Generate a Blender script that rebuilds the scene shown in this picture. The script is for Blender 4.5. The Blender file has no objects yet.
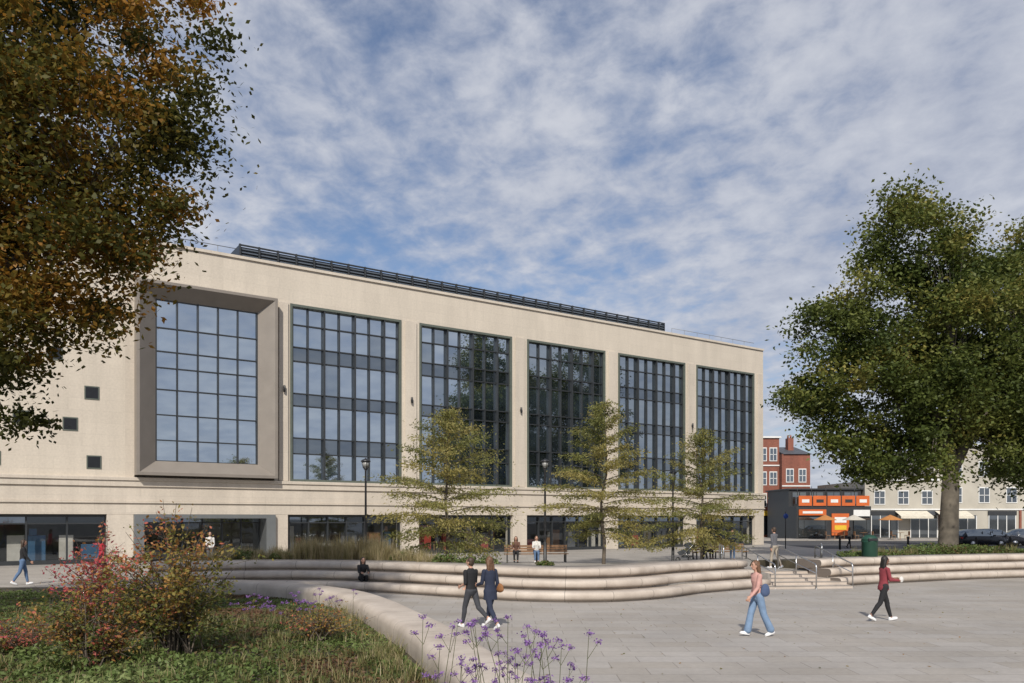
import bpy, math, random
import numpy as np
from mathutils import Vector, Matrix, noise
from mathutils.bvhtree import BVHTree
random.seed(7); rng=np.random.default_rng(7)
scene=bpy.context.scene
CAMZ=2.4; LOW=-0.30

# ------------------------------------------------------------------ materials
def newmat(name):
    m=bpy.data.materials.new(name); m.use_nodes=True
    nt=m.node_tree; b=nt.nodes['Principled BSDF']; return m,nt,b
def mat(name,col,rough=0.7,var=0.12,scale=3.0,bump=0.0,bscale=40,metal=0.0,spec=None):
    m,nt,b=newmat(name)
    b.inputs['Roughness'].default_value=rough; b.inputs['Metallic'].default_value=metal
    if spec is not None: b.inputs['Specular IOR Level'].default_value=spec
    tc=nt.nodes.new('ShaderNodeTexCoord')
    n=nt.nodes.new('ShaderNodeTexNoise'); n.inputs['Scale'].default_value=scale; n.inputs['Detail'].default_value=6
    nt.links.new(tc.outputs['Object'],n.inputs['Vector'])
    r=nt.nodes.new('ShaderNodeMapRange'); r.inputs['From Min'].default_value=0.3; r.inputs['From Max'].default_value=0.7
    r.inputs['To Min'].default_value=1-var; r.inputs['To Max'].default_value=1+var
    nt.links.new(n.outputs['Fac'],r.inputs['Value'])
    v=nt.nodes.new('ShaderNodeVectorMath'); v.operation='SCALE'; v.inputs[0].default_value=col[:3]
    nt.links.new(r.outputs['Result'],v.inputs['Scale']); nt.links.new(v.outputs['Vector'],b.inputs['Base Color'])
    if bump>0:
        n2=nt.nodes.new('ShaderNodeTexNoise'); n2.inputs['Scale'].default_value=bscale; n2.inputs['Detail'].default_value=4
        nt.links.new(tc.outputs['Object'],n2.inputs['Vector'])
        bp=nt.nodes.new('ShaderNodeBump'); bp.inputs['Strength'].default_value=bump; bp.inputs['Distance'].default_value=0.02
        nt.links.new(n2.outputs['Fac'],bp.inputs['Height']); nt.links.new(bp.outputs['Normal'],b.inputs['Normal'])
    return m
def panelmat(name,col,bw,bh,mort=0.006,mdark=0.6,var=0.06,axes='xz',rough=0.75,stain=0.12,streak=True,coord='Object',offset=0.5,c2=None,bump=0.25):
    m,nt,b=newmat(name); L=nt.links
    b.inputs['Roughness'].default_value=rough
    tc=nt.nodes.new('ShaderNodeTexCoord'); sp=nt.nodes.new('ShaderNodeSeparateXYZ'); cb=nt.nodes.new('ShaderNodeCombineXYZ')
    L.new(tc.outputs[coord],sp.inputs[0]); L.new(sp.outputs['X'],cb.inputs['X'])
    L.new(sp.outputs['Z' if axes=='xz' else 'Y'],cb.inputs['Y'])
    br=nt.nodes.new('ShaderNodeTexBrick'); L.new(cb.outputs[0],br.inputs['Vector'])
    br.inputs['Scale'].default_value=1.0; br.inputs['Brick Width'].default_value=bw; br.inputs['Row Height'].default_value=bh
    br.inputs['Mortar Size'].default_value=mort; br.inputs['Mortar Smooth'].default_value=0.3; br.offset=offset
    c=np.array(col[:3]); c2=np.array(c2) if c2 is not None else c
    br.inputs['Color1'].default_value=(*(c*(1-var)),1); br.inputs['Color2'].default_value=(*(c2*(1+var)),1)
    br.inputs['Mortar'].default_value=(*(c*mdark),1)
    mp=nt.nodes.new('ShaderNodeMapping'); mp.inputs['Scale'].default_value=(1.2,1.2,0.18) if streak else (1,1,1)
    L.new(tc.outputs[coord],mp.inputs['Vector'])
    n=nt.nodes.new('ShaderNodeTexNoise'); n.inputs['Scale'].default_value=0.9 if streak else 0.35; n.inputs['Detail'].default_value=9; n.inputs['Roughness'].default_value=0.62
    L.new(mp.outputs[0],n.inputs['Vector'])
    r=nt.nodes.new('ShaderNodeMapRange'); r.inputs['From Min'].default_value=0.3; r.inputs['From Max'].default_value=0.7
    r.inputs['To Min'].default_value=1-stain; r.inputs['To Max'].default_value=1+stain
    L.new(n.outputs['Fac'],r.inputs['Value'])
    n3=nt.nodes.new('ShaderNodeTexNoise'); n3.inputs['Scale'].default_value=9; n3.inputs['Detail'].default_value=8; n3.inputs['Roughness'].default_value=.7
    L.new(tc.outputs[coord],n3.inputs['Vector'])
    r3=nt.nodes.new('ShaderNodeMapRange'); r3.inputs['From Min'].default_value=0.3; r3.inputs['From Max'].default_value=0.7
    r3.inputs['To Min'].default_value=0.91; r3.inputs['To Max'].default_value=1.09
    L.new(n3.outputs['Fac'],r3.inputs['Value'])
    mu=nt.nodes.new('ShaderNodeMath'); mu.operation='MULTIPLY'; L.new(r.outputs[0],mu.inputs[0]); L.new(r3.outputs[0],mu.inputs[1])
    v=nt.nodes.new('ShaderNodeVectorMath'); v.operation='SCALE'; L.new(br.outputs['Color'],v.inputs[0]); L.new(mu.outputs[0],v.inputs['Scale'])
    L.new(v.outputs[0],b.inputs['Base Color'])
    bp=nt.nodes.new('ShaderNodeBump'); bp.inputs['Strength'].default_value=bump; bp.inputs['Distance'].default_value=0.01; bp.invert=True
    L.new(br.outputs['Fac'],bp.inputs['Height']); L.new(bp.outputs[0],b.inputs['Normal'])
    return m
def glassmat(name,tint,refl=0.6,rough=0.02,clear=False):
    m,nt,b=newmat(name); L=nt.links; nt.nodes.remove(b)
    out=nt.nodes['Material Output']
    tc=nt.nodes.new('ShaderNodeTexCoord'); n=nt.nodes.new('ShaderNodeTexNoise'); n.inputs['Scale'].default_value=0.5; n.inputs['Detail'].default_value=5
    L.new(tc.outputs['Object'],n.inputs['Vector'])
    cr=nt.nodes.new('ShaderNodeValToRGB'); cr.color_ramp.elements[0].position=0.35; cr.color_ramp.elements[1].position=0.7
    cr.color_ramp.elements[0].color=(tint[0]*.5,tint[1]*.5,tint[2]*.5,1); cr.color_ramp.elements[1].color=(tint[0]*1.8,tint[1]*1.8,tint[2]*1.8,1)
    L.new(n.outputs['Fac'],cr.inputs[0])
    if clear:
        d=nt.nodes.new('ShaderNodeBsdfTransparent'); d.inputs[0].default_value=(*tint,1)
    else:
        d=nt.nodes.new('ShaderNodeBsdfDiffuse'); L.new(cr.outputs[0],d.inputs[0])
    g=nt.nodes.new('ShaderNodeBsdfGlossy'); g.inputs['Roughness'].default_value=rough; g.inputs['Color'].default_value=(0.84,0.93,1,1)
    lw=nt.nodes.new('ShaderNodeLayerWeight'); lw.inputs['Blend'].default_value=0.35
    mr=nt.nodes.new('ShaderNodeMapRange'); mr.inputs['To Min'].default_value=refl*0.75; mr.inputs['To Max'].default_value=min(1,refl*1.5)
    L.new(lw.outputs['Fresnel'],mr.inputs['Value'])
    mx=nt.nodes.new('ShaderNodeMixShader'); L.new(mr.outputs[0],mx.inputs[0]); L.new(d.outputs[0],mx.inputs[1]); L.new(g.outputs[0],mx.inputs[2])
    L.new(mx.outputs[0],out.inputs['Surface'])
    return m
def leafmat(name,stops,transl=0.35):
    m,nt,b=newmat(name); L=nt.links; nt.nodes.remove(b); out=nt.nodes['Material Output']
    a=nt.nodes.new('ShaderNodeAttribute'); a.attribute_name='tint'
    cr=nt.nodes.new('ShaderNodeValToRGB'); els=cr.color_ramp.elements
    while len(els)<len(stops): els.new(0.5)
    for e,(p,c) in zip(els,stops): e.position=p; e.color=(*c,1)
    L.new(a.outputs['Fac'],cr.inputs[0])
    d=nt.nodes.new('ShaderNodeBsdfPrincipled'); d.inputs['Roughness'].default_value=0.55; d.inputs['Specular IOR Level'].default_value=0.3
    L.new(cr.outputs[0],d.inputs['Base Color'])
    t=nt.nodes.new('ShaderNodeBsdfTranslucent'); L.new(cr.outputs[0],t.inputs[0])
    mx=nt.nodes.new('ShaderNodeMixShader'); mx.inputs[0].default_value=transl
    L.new(d.outputs[0],mx.inputs[1]); L.new(t.outputs[0],mx.inputs[2]); L.new(mx.outputs[0],out.inputs['Surface'])
    return m

# ------------------------------------------------------------------ mesh builder
class MB:
    def __init__(s): s.v=[];s.f=[];s.m=[];s.sm=[];s.uv=None
    def add(s,vs,fs,mi=0,sm=False):
        o=len(s.v); s.v+= [tuple(p) for p in vs]
        for f in fs: s.f.append(tuple(i+o for i in f)); s.m.append(mi); s.sm.append(sm)
    def box(s,x0,x1,y0,y1,z0,z1,mi=0):
        s.add([(x0,y0,z0),(x1,y0,z0),(x1,y1,z0),(x0,y1,z0),(x0,y0,z1),(x1,y0,z1),(x1,y1,z1),(x0,y1,z1)],
              [(0,3,2,1),(4,5,6,7),(0,1,5,4),(1,2,6,5),(2,3,7,6),(3,0,4,7)],mi)
    def quad(s,a,b,c,d,mi=0): s.add([a,b,c,d],[(0,1,2,3)],mi)
    def tube(s,pts,rad,mi=0,n=8,cap=True):
        pts=[Vector(p) for p in pts]; k=len(pts)
        if not hasattr(rad,'__len__'): rad=[rad]*k
        vs=[];fs=[]; up=None
        for i in range(k):
            t=(pts[min(i+1,k-1)]-pts[max(i-1,0)])
            if t.length<1e-9: t=Vector((0,0,1))
            t.normalize()
            if up is None:
                up=Vector((0,0,1)) if abs(t.z)<0.9 else Vector((1,0,0))
            a=t.cross(up)
            if a.length<1e-4: a=t.cross(Vector((0,1,0)))
            a.normalize(); b2=a.cross(t).normalized(); up=b2
            for j in range(n):
                th=2*math.pi*j/n; vs.append(pts[i]+(a*math.cos(th)+b2*math.sin(th))*rad[i])
        for i in range(k-1):
            for j in range(n):
                j2=(j+1)%n; fs.append((i*n+j,i*n+j2,(i+1)*n+j2,(i+1)*n+j))
        if cap: fs.append(tuple(range(n-1,-1,-1))); fs.append(tuple((k-1)*n+j for j in range(n)))
        s.add(vs,fs,mi,True)
    def lathe(s,prof,c=(0,0,0),mi=0,n=16):
        vs=[];fs=[]
        for r,z in prof:
            for j in range(n):
                th=2*math.pi*j/n; vs.append((c[0]+r*math.cos(th),c[1]+r*math.sin(th),c[2]+z))
        k=len(prof)
        for i in range(k-1):
            for j in range(n):
                j2=(j+1)%n; fs.append((i*n+j,i*n+j2,(i+1)*n+j2,(i+1)*n+j))
        fs.append(tuple(range(n-1,-1,-1))); fs.append(tuple((k-1)*n+j for j in range(n)))
        s.add(vs,fs,mi,True)
    def loft(s,rings,mi=0,n=16):
        vs=[];fs=[];k=len(rings)
        for (cx,cy,cz,rx,ry) in rings:
            for j in range(n):
                th=2*math.pi*j/n; vs.append((cx+rx*math.cos(th),cy+ry*math.sin(th),cz))
        for i in range(k-1):
            for j in range(n):
                j2=(j+1)%n; fs.append((i*n+j,i*n+j2,(i+1)*n+j2,(i+1)*n+j))
        fs.append(tuple(range(n-1,-1,-1))); fs.append(tuple((k-1)*n+j for j in range(n)))
        s.add(vs,fs,mi,True)
    def ell(s,c,r,mi=0,R=None,n=14,h=9):
        vs=[];fs=[]; c=Vector(c)
        def P(x,y,z):
            p=Vector((x*r[0],y*r[1],z*r[2])); 
            return c+(R@p if R else p)
        vs.append(P(0,0,-1))
        for i in range(1,h):
            ph=-math.pi/2+math.pi*i/h
            for j in range(n):
                th=2*math.pi*j/n; vs.append(P(math.cos(ph)*math.cos(th),math.cos(ph)*math.sin(th),math.sin(ph)))
        vs.append(P(0,0,1)); T=len(vs)-1
        for j in range(n): fs.append((0,1+(j+1)%n,1+j))
        for i in range(h-2):
            for j in range(n):
                a=1+i*n; j2=(j+1)%n; fs.append((a+j,a+j2,a+n+j2,a+n+j))
        a=1+(h-2)*n
        for j in range(n): fs.append((a+j,a+(j+1)%n,T))
        s.add(vs,fs,mi,True)
    def cap(s,p0,p1,r0,r1,mi=0,n=12):
        p0=Vector(p0);p1=Vector(p1);t=(p1-p0).normalized()
        pts=[p0-t*r0*.98,p0-t*r0*.75,p0-t*r0*.35,p0,p1,p1+t*r1*.35,p1+t*r1*.75,p1+t*r1*.98]
        rr=[r0*.2,r0*.66,r0*.93,r0,r1,r1*.93,r1*.66,r1*.2]
        s.tube(pts,rr,mi,n)
    def obj(s,name,mats,parent=None,loc=(0,0,0),rz=0,bevel=0):
        me=bpy.data.meshes.new(name); me.from_pydata(s.v,[],s.f)
        for m in mats: me.materials.append(m)
        me.polygons.foreach_set('material_index',s.m); me.polygons.foreach_set('use_smooth',s.sm); me.update()
        o=bpy.data.objects.new(name,me); scene.collection.objects.link(o)
        o.location=loc; o.rotation_euler=(0,0,rz)
        if parent: o.parent=parent
        if bevel>0:
            bm=o.modifiers.new('bevel','BEVEL'); bm.width=bevel; bm.segments=2; bm.limit_method='ANGLE'
        return o
def empty(name,loc=(0,0,0),rz=0):
    e=bpy.data.objects.new(name,None); e.location=loc; e.rotation_euler=(0,0,rz); scene.collection.objects.link(e); return e

def leaves(name,C,size,tint,material,upbias=0.4,asp=0.55,parent=None,dirs=None,jit=0.35):
    C=np.asarray(C,dtype=np.float64); N=len(C)
    size=np.broadcast_to(size,(N,))*(1+rng.uniform(-jit,jit,N))
    nrm=rng.normal(size=(N,3)); nrm[:,2]=np.abs(nrm[:,2])+upbias; nrm/=np.linalg.norm(nrm,axis=1)[:,None]
    t=rng.normal(size=(N,3)) if dirs is None else dirs
    t=t-nrm*np.sum(t*nrm,axis=1)[:,None]; t/=np.linalg.norm(t,axis=1)[:,None]+1e-9
    b=np.cross(nrm,t)
    s=size[:,None]
    V=np.stack([C-t*s*.5,C+b*s*asp*.5-nrm*s*.05+t*s*.05,C+t*s*.5-nrm*s*.12,C-b*s*asp*.5-nrm*s*.05+t*s*.05],axis=1).reshape(-1,3)
    me=bpy.data.meshes.new(name); me.vertices.add(4*N); me.loops.add(4*N); me.polygons.add(N)
    me.vertices.foreach_set('co',V.astype(np.float32).ravel())
    me.loops.foreach_set('vertex_index',np.arange(4*N,dtype=np.int32))
    me.polygons.foreach_set('loop_start',np.arange(0,4*N,4,dtype=np.int32))
    me.polygons.foreach_set('loop_total',np.full(N,4,dtype=np.int32))
    me.materials.append(material)
    a=me.attributes.new('tint','FLOAT','FACE'); a.data.foreach_set('value',np.clip(tint,0,1).astype(np.float32))
    me.update(); me.validate()
    o=bpy.data.objects.new(name,me); scene.collection.objects.link(o)
    if parent: o.parent=parent
    return o

# ------------------------------------------------------------------ palette
stone=panelmat('limestone_cladding',(0.56,0.495,0.41),1.3,0.62,mort=0.006,mdark=0.84,var=0.022,stain=0.08,bump=.1)
stone2=panelmat('limestone_pier',(0.54,0.475,0.395),1.5,0.9,mort=0.006,mdark=0.8,var=0.025,stain=0.10,bump=.1)
taupe=mat('bronze_box_cladding',(0.24,0.21,0.18),0.5,0.06,1.5,metal=0.1)
dark=mat('dark_frame',(0.03,0.033,0.036),0.4,0.1,4)
bronze=mat('window_edge_frame',(0.10,0.115,0.095),0.45,0.1,4)
glass_a=glassmat('sky_glass',(0.02,0.03,0.045),0.80)
glass_b=glassmat('dark_glass',(0.012,0.016,0.02),0.36)
glass_s=glassmat('shop_glass',(0.85,0.88,0.88),0.14,clear=True)
glass_t=glassmat('tinted_glass',(0.02,0.028,0.035),0.55)
paving=panelmat('plaza_paving',(0.345,0.31,0.27),1.2,0.6,mort=0.010,mdark=0.6,var=0.075,axes='xy',stain=0.15,streak=False,rough=0.6,c2=(0.33,0.305,0.28))
paving2=panelmat('upper_paving',(0.31,0.285,0.255),0.9,0.45,mort=0.01,mdark=0.6,var=0.10,axes='xy',stain=0.15,streak=False,rough=0.65)
asphalt=mat('asphalt',(0.055,0.055,0.057),0.85,0.2,0.6,0.3,60)
soil=mat('garden_soil',(0.06,0.05,0.03),0.95,0.5,1.5,0.6,20)
bark=mat('bark',(0.10,0.08,0.06),0.9,0.35,3,0.6,12)
barkp=mat('plane_bark',(0.10,0.085,0.065),0.9,0.5,2,0.5,8)
steel=mat('stainless_steel',(0.55,0.55,0.55),0.3,0.05,4,metal=1.0)
black=mat('black_metal',(0.02,0.02,0.022),0.4,0.1,4)
white=mat('white_paint',(0.7,0.7,0.68),0.5,0.05)
wood=mat('bench_wood',(0.22,0.12,0.06),0.6,0.25,6)
rubber=mat('rubber',(0.015,0.015,0.015),0.8)
caststone=mat('cast_stone_steps',(0.45,0.385,0.325),0.65,0.15,1.5,.15,45)

# ------------------------------------------------------------------ world
w=bpy.data.worlds.new('World'); scene.world=w; w.use_nodes=True; nt=w.node_tree; L=nt.links
bg=nt.nodes['Background']; bg.inputs['Strength'].default_value=0.1
sunaz=Vector((-0.12,-0.99,0)).normalized(); SEL=math.radians(40)
sky=nt.nodes.new('ShaderNodeTexSky'); sky.sky_type='NISHITA'; sky.sun_disc=False
sky.sun_elevation=SEL; sky.sun_rotation=math.atan2(sunaz.x,sunaz.y); sky.altitude=50; sky.dust_density=1.0; sky.ozone_density=2.0
tc=nt.nodes.new('ShaderNodeTexCoord'); sp=nt.nodes.new('ShaderNodeSeparateXYZ'); L.new(tc.outputs['Generated'],sp.inputs[0])
def M(op,a,b=None,c=None):
    n=nt.nodes.new('ShaderNodeMath'); n.operation=op
    for i,x in enumerate((a,b,c)):
        if x is None: continue
        if isinstance(x,(int,float)): n.inputs[i].default_value=x
        else: L.new(x,n.inputs[i])
    return n.outputs[0]
zc=M('ADD',M('MAXIMUM',sp.outputs['Z'],0.0),0.16)
px=M('DIVIDE',sp.outputs['X'],zc); py=M('DIVIDE',sp.outputs['Y'],zc)
cb=nt.nodes.new('ShaderNodeCombineXYZ'); L.new(px,cb.inputs[0]); L.new(py,cb.inputs[1])
mp=nt.nodes.new('ShaderNodeMapping'); mp.inputs['Rotation'].default_value=(0,0,math.radians(28)); mp.inputs['Scale'].default_value=(1.0,0.85,1); L.new(cb.outputs[0],mp.inputs['Vector'])
def NZ(scale,detail,rough,dist=0,src=None):
    n=nt.nodes.new('ShaderNodeTexNoise'); n.inputs['Scale'].default_value=scale; n.inputs['Detail'].default_value=detail; n.inputs['Roughness'].default_value=rough; n.inputs['Distortion'].default_value=dist
    L.new(src or mp.outputs[0],n.inputs['Vector']); return n.outputs['Fac']
big=NZ(0.9,3,0.5,0.1); mid=NZ(3.2,4,0.55,0.15); sm=NZ(11,5,0.6,0.2)
xb=M('MULTIPLY',sp.outputs['X'],0.24)
val=M('ADD',M('ADD',M('MULTIPLY',big,0.8),M('MULTIPLY',mid,0.42)),M('MULTIPLY',sm,0.50))
val=M('ADD',val,xb)
mr=nt.nodes.new('ShaderNodeMapRange'); mr.interpolation_type='SMOOTHSTEP'; mr.inputs['From Min'].default_value=0.60; mr.inputs['From Max'].default_value=0.98; L.new(val,mr.inputs['Value'])
mask=M('MULTIPLY',mr.outputs[0],0.92)
shade=nt.nodes.new('ShaderNodeMapRange'); shade.inputs['From Min'].default_value=0.65; shade.inputs['From Max'].default_value=1.25
L.new(M('ADD',mid,M('MULTIPLY',sm,0.9)),shade.inputs['Value'])
cm=nt.nodes.new('ShaderNodeMix'); cm.data_type='RGBA'; cm.inputs[6].default_value=(3.6,4.0,5.1,1); cm.inputs[7].default_value=(6.3,6.5,7.1,1); L.new(shade.outputs[0],cm.inputs[0])
sc=nt.nodes.new('ShaderNodeMix'); sc.data_type='RGBA'; sc.blend_type='MULTIPLY'; sc.inputs[0].default_value=1.0; L.new(sky.outputs[0],sc.inputs[6]); sc.inputs[7].default_value=(1.0,1.04,1.12,1)
fm=nt.nodes.new('ShaderNodeMix'); fm.data_type='RGBA'; L.new(mask,fm.inputs[0]); L.new(sc.outputs[2],fm.inputs[6]); L.new(cm.outputs[2],fm.inputs[7])
L.new(fm.outputs[2],bg.inputs['Color'])

sd=bpy.data.lights.new('sun','SUN'); sd.energy=4.3; sd.angle=math.radians(1.5); sd.color=(1,0.945,0.86)
so=bpy.data.objects.new('sun',sd); scene.collection.objects.link(so)
ts=Vector((sunaz.x*math.cos(SEL),sunaz.y*math.cos(SEL),math.sin(SEL))); so.rotation_euler=(-ts).to_track_quat('-Z','Y').to_euler(); so.location=(0,-10,40)

cd=bpy.data.cameras.new('camera'); cam=bpy.data.objects.new('camera',cd); scene.collection.objects.link(cam); scene.camera=cam
cam.location=(0,0,CAMZ); cam.rotation_euler=(math.pi/2,0,0); cd.lens=28.125; cd.sensor_width=36; cd.shift_y=0.1724; cd.clip_end=4000
scene.view_settings.view_transform='Standard'; scene.view_settings.look='None'; scene.view_settings.exposure=0

# ------------------------------------------------------------------ ground
g=MB(); g.quad((-1500,-1500,LOW-.06),(1500,-1500,LOW-.06),(1500,1500,LOW-.06),(-1500,1500,LOW-.06)); g.obj('ground',[asphalt])
def catmull(P,step=0.35):
    P=[Vector((p[0],p[1],0)) for p in P]; out=[]
    Q=[P[0]*2-P[1]]+P+[P[-1]*2-P[-2]]
    for i in range(1,len(Q)-2):
        n=max(2,int((Q[i+1]-Q[i]).length/step))
        for j in range(n):
            t=j/n; a,b,c,d=Q[i-1],Q[i],Q[i+1],Q[i+2]
            out.append(0.5*((2*b)+(c-a)*t+(2*a-5*b+4*c-d)*t*t+(3*b-a-3*c+d)*t**3))
    out.append(P[-1]); return out
baseL=[(-13,28.6),(-9.5,29.9),(-6,29.4),(-2.1,27.2),(0.26,25.8),(2.8,25.5),(5,26.6),(6.9,28.6),(8.6,29.9),(10,30.9)]
baseR=[(12.9,31.4),(14.5,32.4),(16.4,33.3),(19.9,34.9),(24.5,36.4),(32,38),(45,39.5)]
cL=catmull(baseL); cR=catmull(baseR)
def interp(x,pts): 
    xs=[p[0] for p in pts]; ys=[p[1] for p in pts]; return float(np.interp(x,xs,ys))
frontpts=[(-60,12),(-12.6,12),(-12.5,29.2)]+[(p.x,p.y) for p in cL if p.x>-12.4]+[(10.05,32.9),(12.85,32.9)]+[(p.x,p.y) for p in cR]+[(120,41)]
frontpts=[(p[0],p[1]+(0.9 if -12.5<p[0]<10 or 12.86<p[0]<60 else 0)) for p in frontpts]
def ss(x,a,b): t=min(1,max(0,(x-a)/(b-a))); return t*t*(3-2*t)
def upz(x,y): return 0.24*ss(x,-8,2)*(1-ss(y,36,46))
g=MB(); xs=sorted(set([-300,-100]+list(np.arange(-60,60,0.8))+[-12.6,-12.5,10.0,10.05,12.85,12.95,80,120,400]))
rows=list(np.linspace(0,1,14)**1.5)+[1.3,2.0,8.0]
idx=[]
for x in xs:
    y0=interp(x,frontpts); col=[]
    for r in rows:
        y=y0+r*(50-y0) if r<=1 else 50*r
        g.v.append((x,y,upz(x,y))); col.append(len(g.v)-1)
    idx.append(col)
for i in range(len(xs)-1):
    for j in range(len(rows)-1):
        g.f.append((idx[i][j],idx[i+1][j],idx[i+1][j+1],idx[i][j+1])); g.m.append(0); g.sm.append(True)
    a=g.v[idx[i][0]];b=g.v[idx[i+1][0]]
    g.quad((a[0],a[1],LOW-.05),(b[0],b[1],LOW-.05),b,a,0)
g.obj('upper_plaza_paving',[paving2])
g=MB(); g.quad((-14,3,LOW),(90,3,LOW),(90,46,LOW),(-14,46,LOW)); g.obj('lower_plaza_paving',[paving])
g=MB(); g.quad((24,62,0.004),(140,62,0.004),(140,84,0.004),(24,84,0.004)); 
g.obj('side_street_road',[asphalt])
g=MB(); 
for x in np.arange(28,120,6): g.quad((x,72.9,.008),(x+3,72.9,.008),(x+3,73.0,.008),(x,73.0,.008))
g.obj('road_markings',[white])
g=MB(); g.box(24,140,84,90,0,0.12); g.obj('far_pavement',[paving2],bevel=.02)

# ------------------------------------------------------------------ terraces
def terracemat():
    m,nt,b=newmat('cast_stone_terrace'); L=nt.links; b.inputs['Roughness'].default_value=0.6
    uv=nt.nodes.new('ShaderNodeAttribute'); uv.attribute_name='arc'
    def MM(op,a,bb=None):
        n=nt.nodes.new('ShaderNodeMath'); n.operation=op
        for i,x in enumerate((a,bb)):
            if x is None: continue
            if isinstance(x,(int,float)): n.inputs[i].default_value=x
            else: L.new(x,n.inputs[i])
        return n.outputs[0]
    fr=MM('FRACT',MM('DIVIDE',uv.outputs['Fac'],1.6)); j=MM('LESS_THAN',fr,0.010)
    tc=nt.nodes.new('ShaderNodeTexCoord')
    n=nt.nodes.new('ShaderNodeTexNoise'); n.inputs['Scale'].default_value=1.1; n.inputs['Detail'].default_value=9; n.inputs['Roughness'].default_value=.65; L.new(tc.outputs['Object'],n.inputs['Vector'])
    cr=nt.nodes.new('ShaderNodeValToRGB'); cr.color_ramp.elements[0].position=.33; cr.color_ramp.elements[1].position=.62
    cr.color_ramp.elements[0].color=(0.38,0.32,0.265,1); cr.color_ramp.elements[1].color=(0.53,0.46,0.39,1); L.new(n.outputs['Fac'],cr.inputs[0])
    mx=nt.nodes.new('ShaderNodeMix'); mx.data_type='RGBA'; L.new(j,mx.inputs[0]); L.new(cr.outputs[0],mx.inputs[6]); mx.inputs[7].default_value=(0.15,0.125,0.105,1)
    L.new(mx.outputs[2],b.inputs['Base Color'])
    n2=nt.nodes.new('ShaderNodeTexNoise'); n2.inputs['Scale'].default_value=45; L.new(tc.outputs['Object'],n2.inputs['Vector'])
    bp=nt.nodes.new('ShaderNodeBump'); bp.inputs['Strength'].default_value=.15; bp.inputs['Distance'].default_value=.01; L.new(n2.outputs['Fac'],bp.inputs['Height']); L.new(bp.outputs[0],b.inputs['Normal'])
    return m
terr=terracemat()
def sweep(name,curves,profs,mats,parent=None):
    vs=[];fs=[];arc=[]
    for cv,prof in zip(curves,profs):
        n=len(prof); o=len(vs); s=0
        for i,p in enumerate(cv):
            t=(cv[min(i+1,len(cv)-1)]-cv[max(i-1,0)]).normalized(); nn=Vector((-t.y,t.x,0))
            if i: s+=(cv[i]-cv[i-1]).length
            for (of,z) in prof: q=p+nn*of; vs.append((q.x,q.y,z)); arc.append(s)
        for i in range(len(cv)-1):
            for j in range(n-1):
                a=o+i*n+j; fs.append((a,a+n,a+n+1,a+1))
        fs.append(tuple(o+j for j in range(n))); fs.append(tuple(o+(len(cv)-1)*n+j for j in range(n-1,-1,-1)))
    me=bpy.data.meshes.new(name); me.from_pydata(vs,[],fs)
    for m in mats: me.materials.append(m)
    a=me.attributes.new('arc','FLOAT','POINT'); a.data.foreach_set('value',arc)
    me.polygons.foreach_set('use_smooth',[len(f)==4 for f in fs]); me.update()
    o=bpy.data.objects.new(name,me); scene.collection.objects.link(o)
    if parent: o.parent=parent
    return o
TH=0.34
def tierprof(k,depth,sp=.55):
    z=LOW+k*TH; o=k*sp
    return [(o+.16,z-.04),(o+.16,z+.055),(o+.05,z+.075),(o+.0,z+.12),(o-.015,z+.2),(o+.0,z+.27),(o+.035,z+.315),(o+.09,z+TH-.008),(o+.15,z+TH),(o+depth,z+TH),(o+depth,z-.04)]
ter=empty('terraced_seating')
for k in range(3):
    sweep('tier_left_%d'%(k+1),[cL],[tierprof(k,[1.0,1.0,1.5][k])],[terr],ter)
    sweep('tier_right_%d'%(k+1),[cR],[tierprof(k,[1.0,1.0,1.2][k],.45)],[terr],ter)
wallc=[(-10.6,25.2),(-9.6,25.45),(-8.2,25.2),(-6.45,24.0),(-4.5,21.8),(-3.3,19.4),(-2.45,17.2),(-1.45,14.5),(-.75,12.2),(-.15,10.2),(.7,8.9),(2.6,8.1),(8,7.8),(14,7.7)]
cw=catmull(wallc)
WP=[(.50,LOW-.03),(.50,LOW+.25),(.42,LOW+.29),(.42,.30),(.40,.37),(.34,.405),(.26,.42),(-.30,.42),(-.40,.40),(-.46,.35),(-.49,.26),(-.49,.1),(-.47,-.1),(-.45,LOW-.03)]
sweep('curved_bench_wall',[cw],[WP],[terr])
st=empty('plaza_steps'); g=MB()
nst=5
for i in range(nst):
    z1=LOW+(i+1)*(0.24-LOW)/nst; y0=30.4+i*.55
    g.add([(9.6,y0-.1,LOW-.04),(13.1,y0+.35,LOW-.04),(13.1,34.6,LOW-.04),(9.6,34.6,LOW-.04),(9.6,y0-.1,z1),(13.1,y0+.35,z1),(13.1,34.6,z1-.001*(nst-i)),(9.6,34.6,z1-.001*(nst-i))],
          [(0,1,5,4),(1,2,6,5),(3,0,4,7),(4,5,6,7)],0)
    g.add([(9.6,y0-.104,z1-.02),(13.1,y0+.346,z1-.02),(13.1,y0+.346,z1+.003),(9.6,y0-.104,z1+.003),(13.1,y0+.39,z1+.003),(9.6,y0-.06,z1+.003)],[(0,1,2,3),(3,2,4,5)],1)
g.obj('treads',[caststone,mat('step_nosing',(.17,.155,.14),.7)],st)
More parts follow.
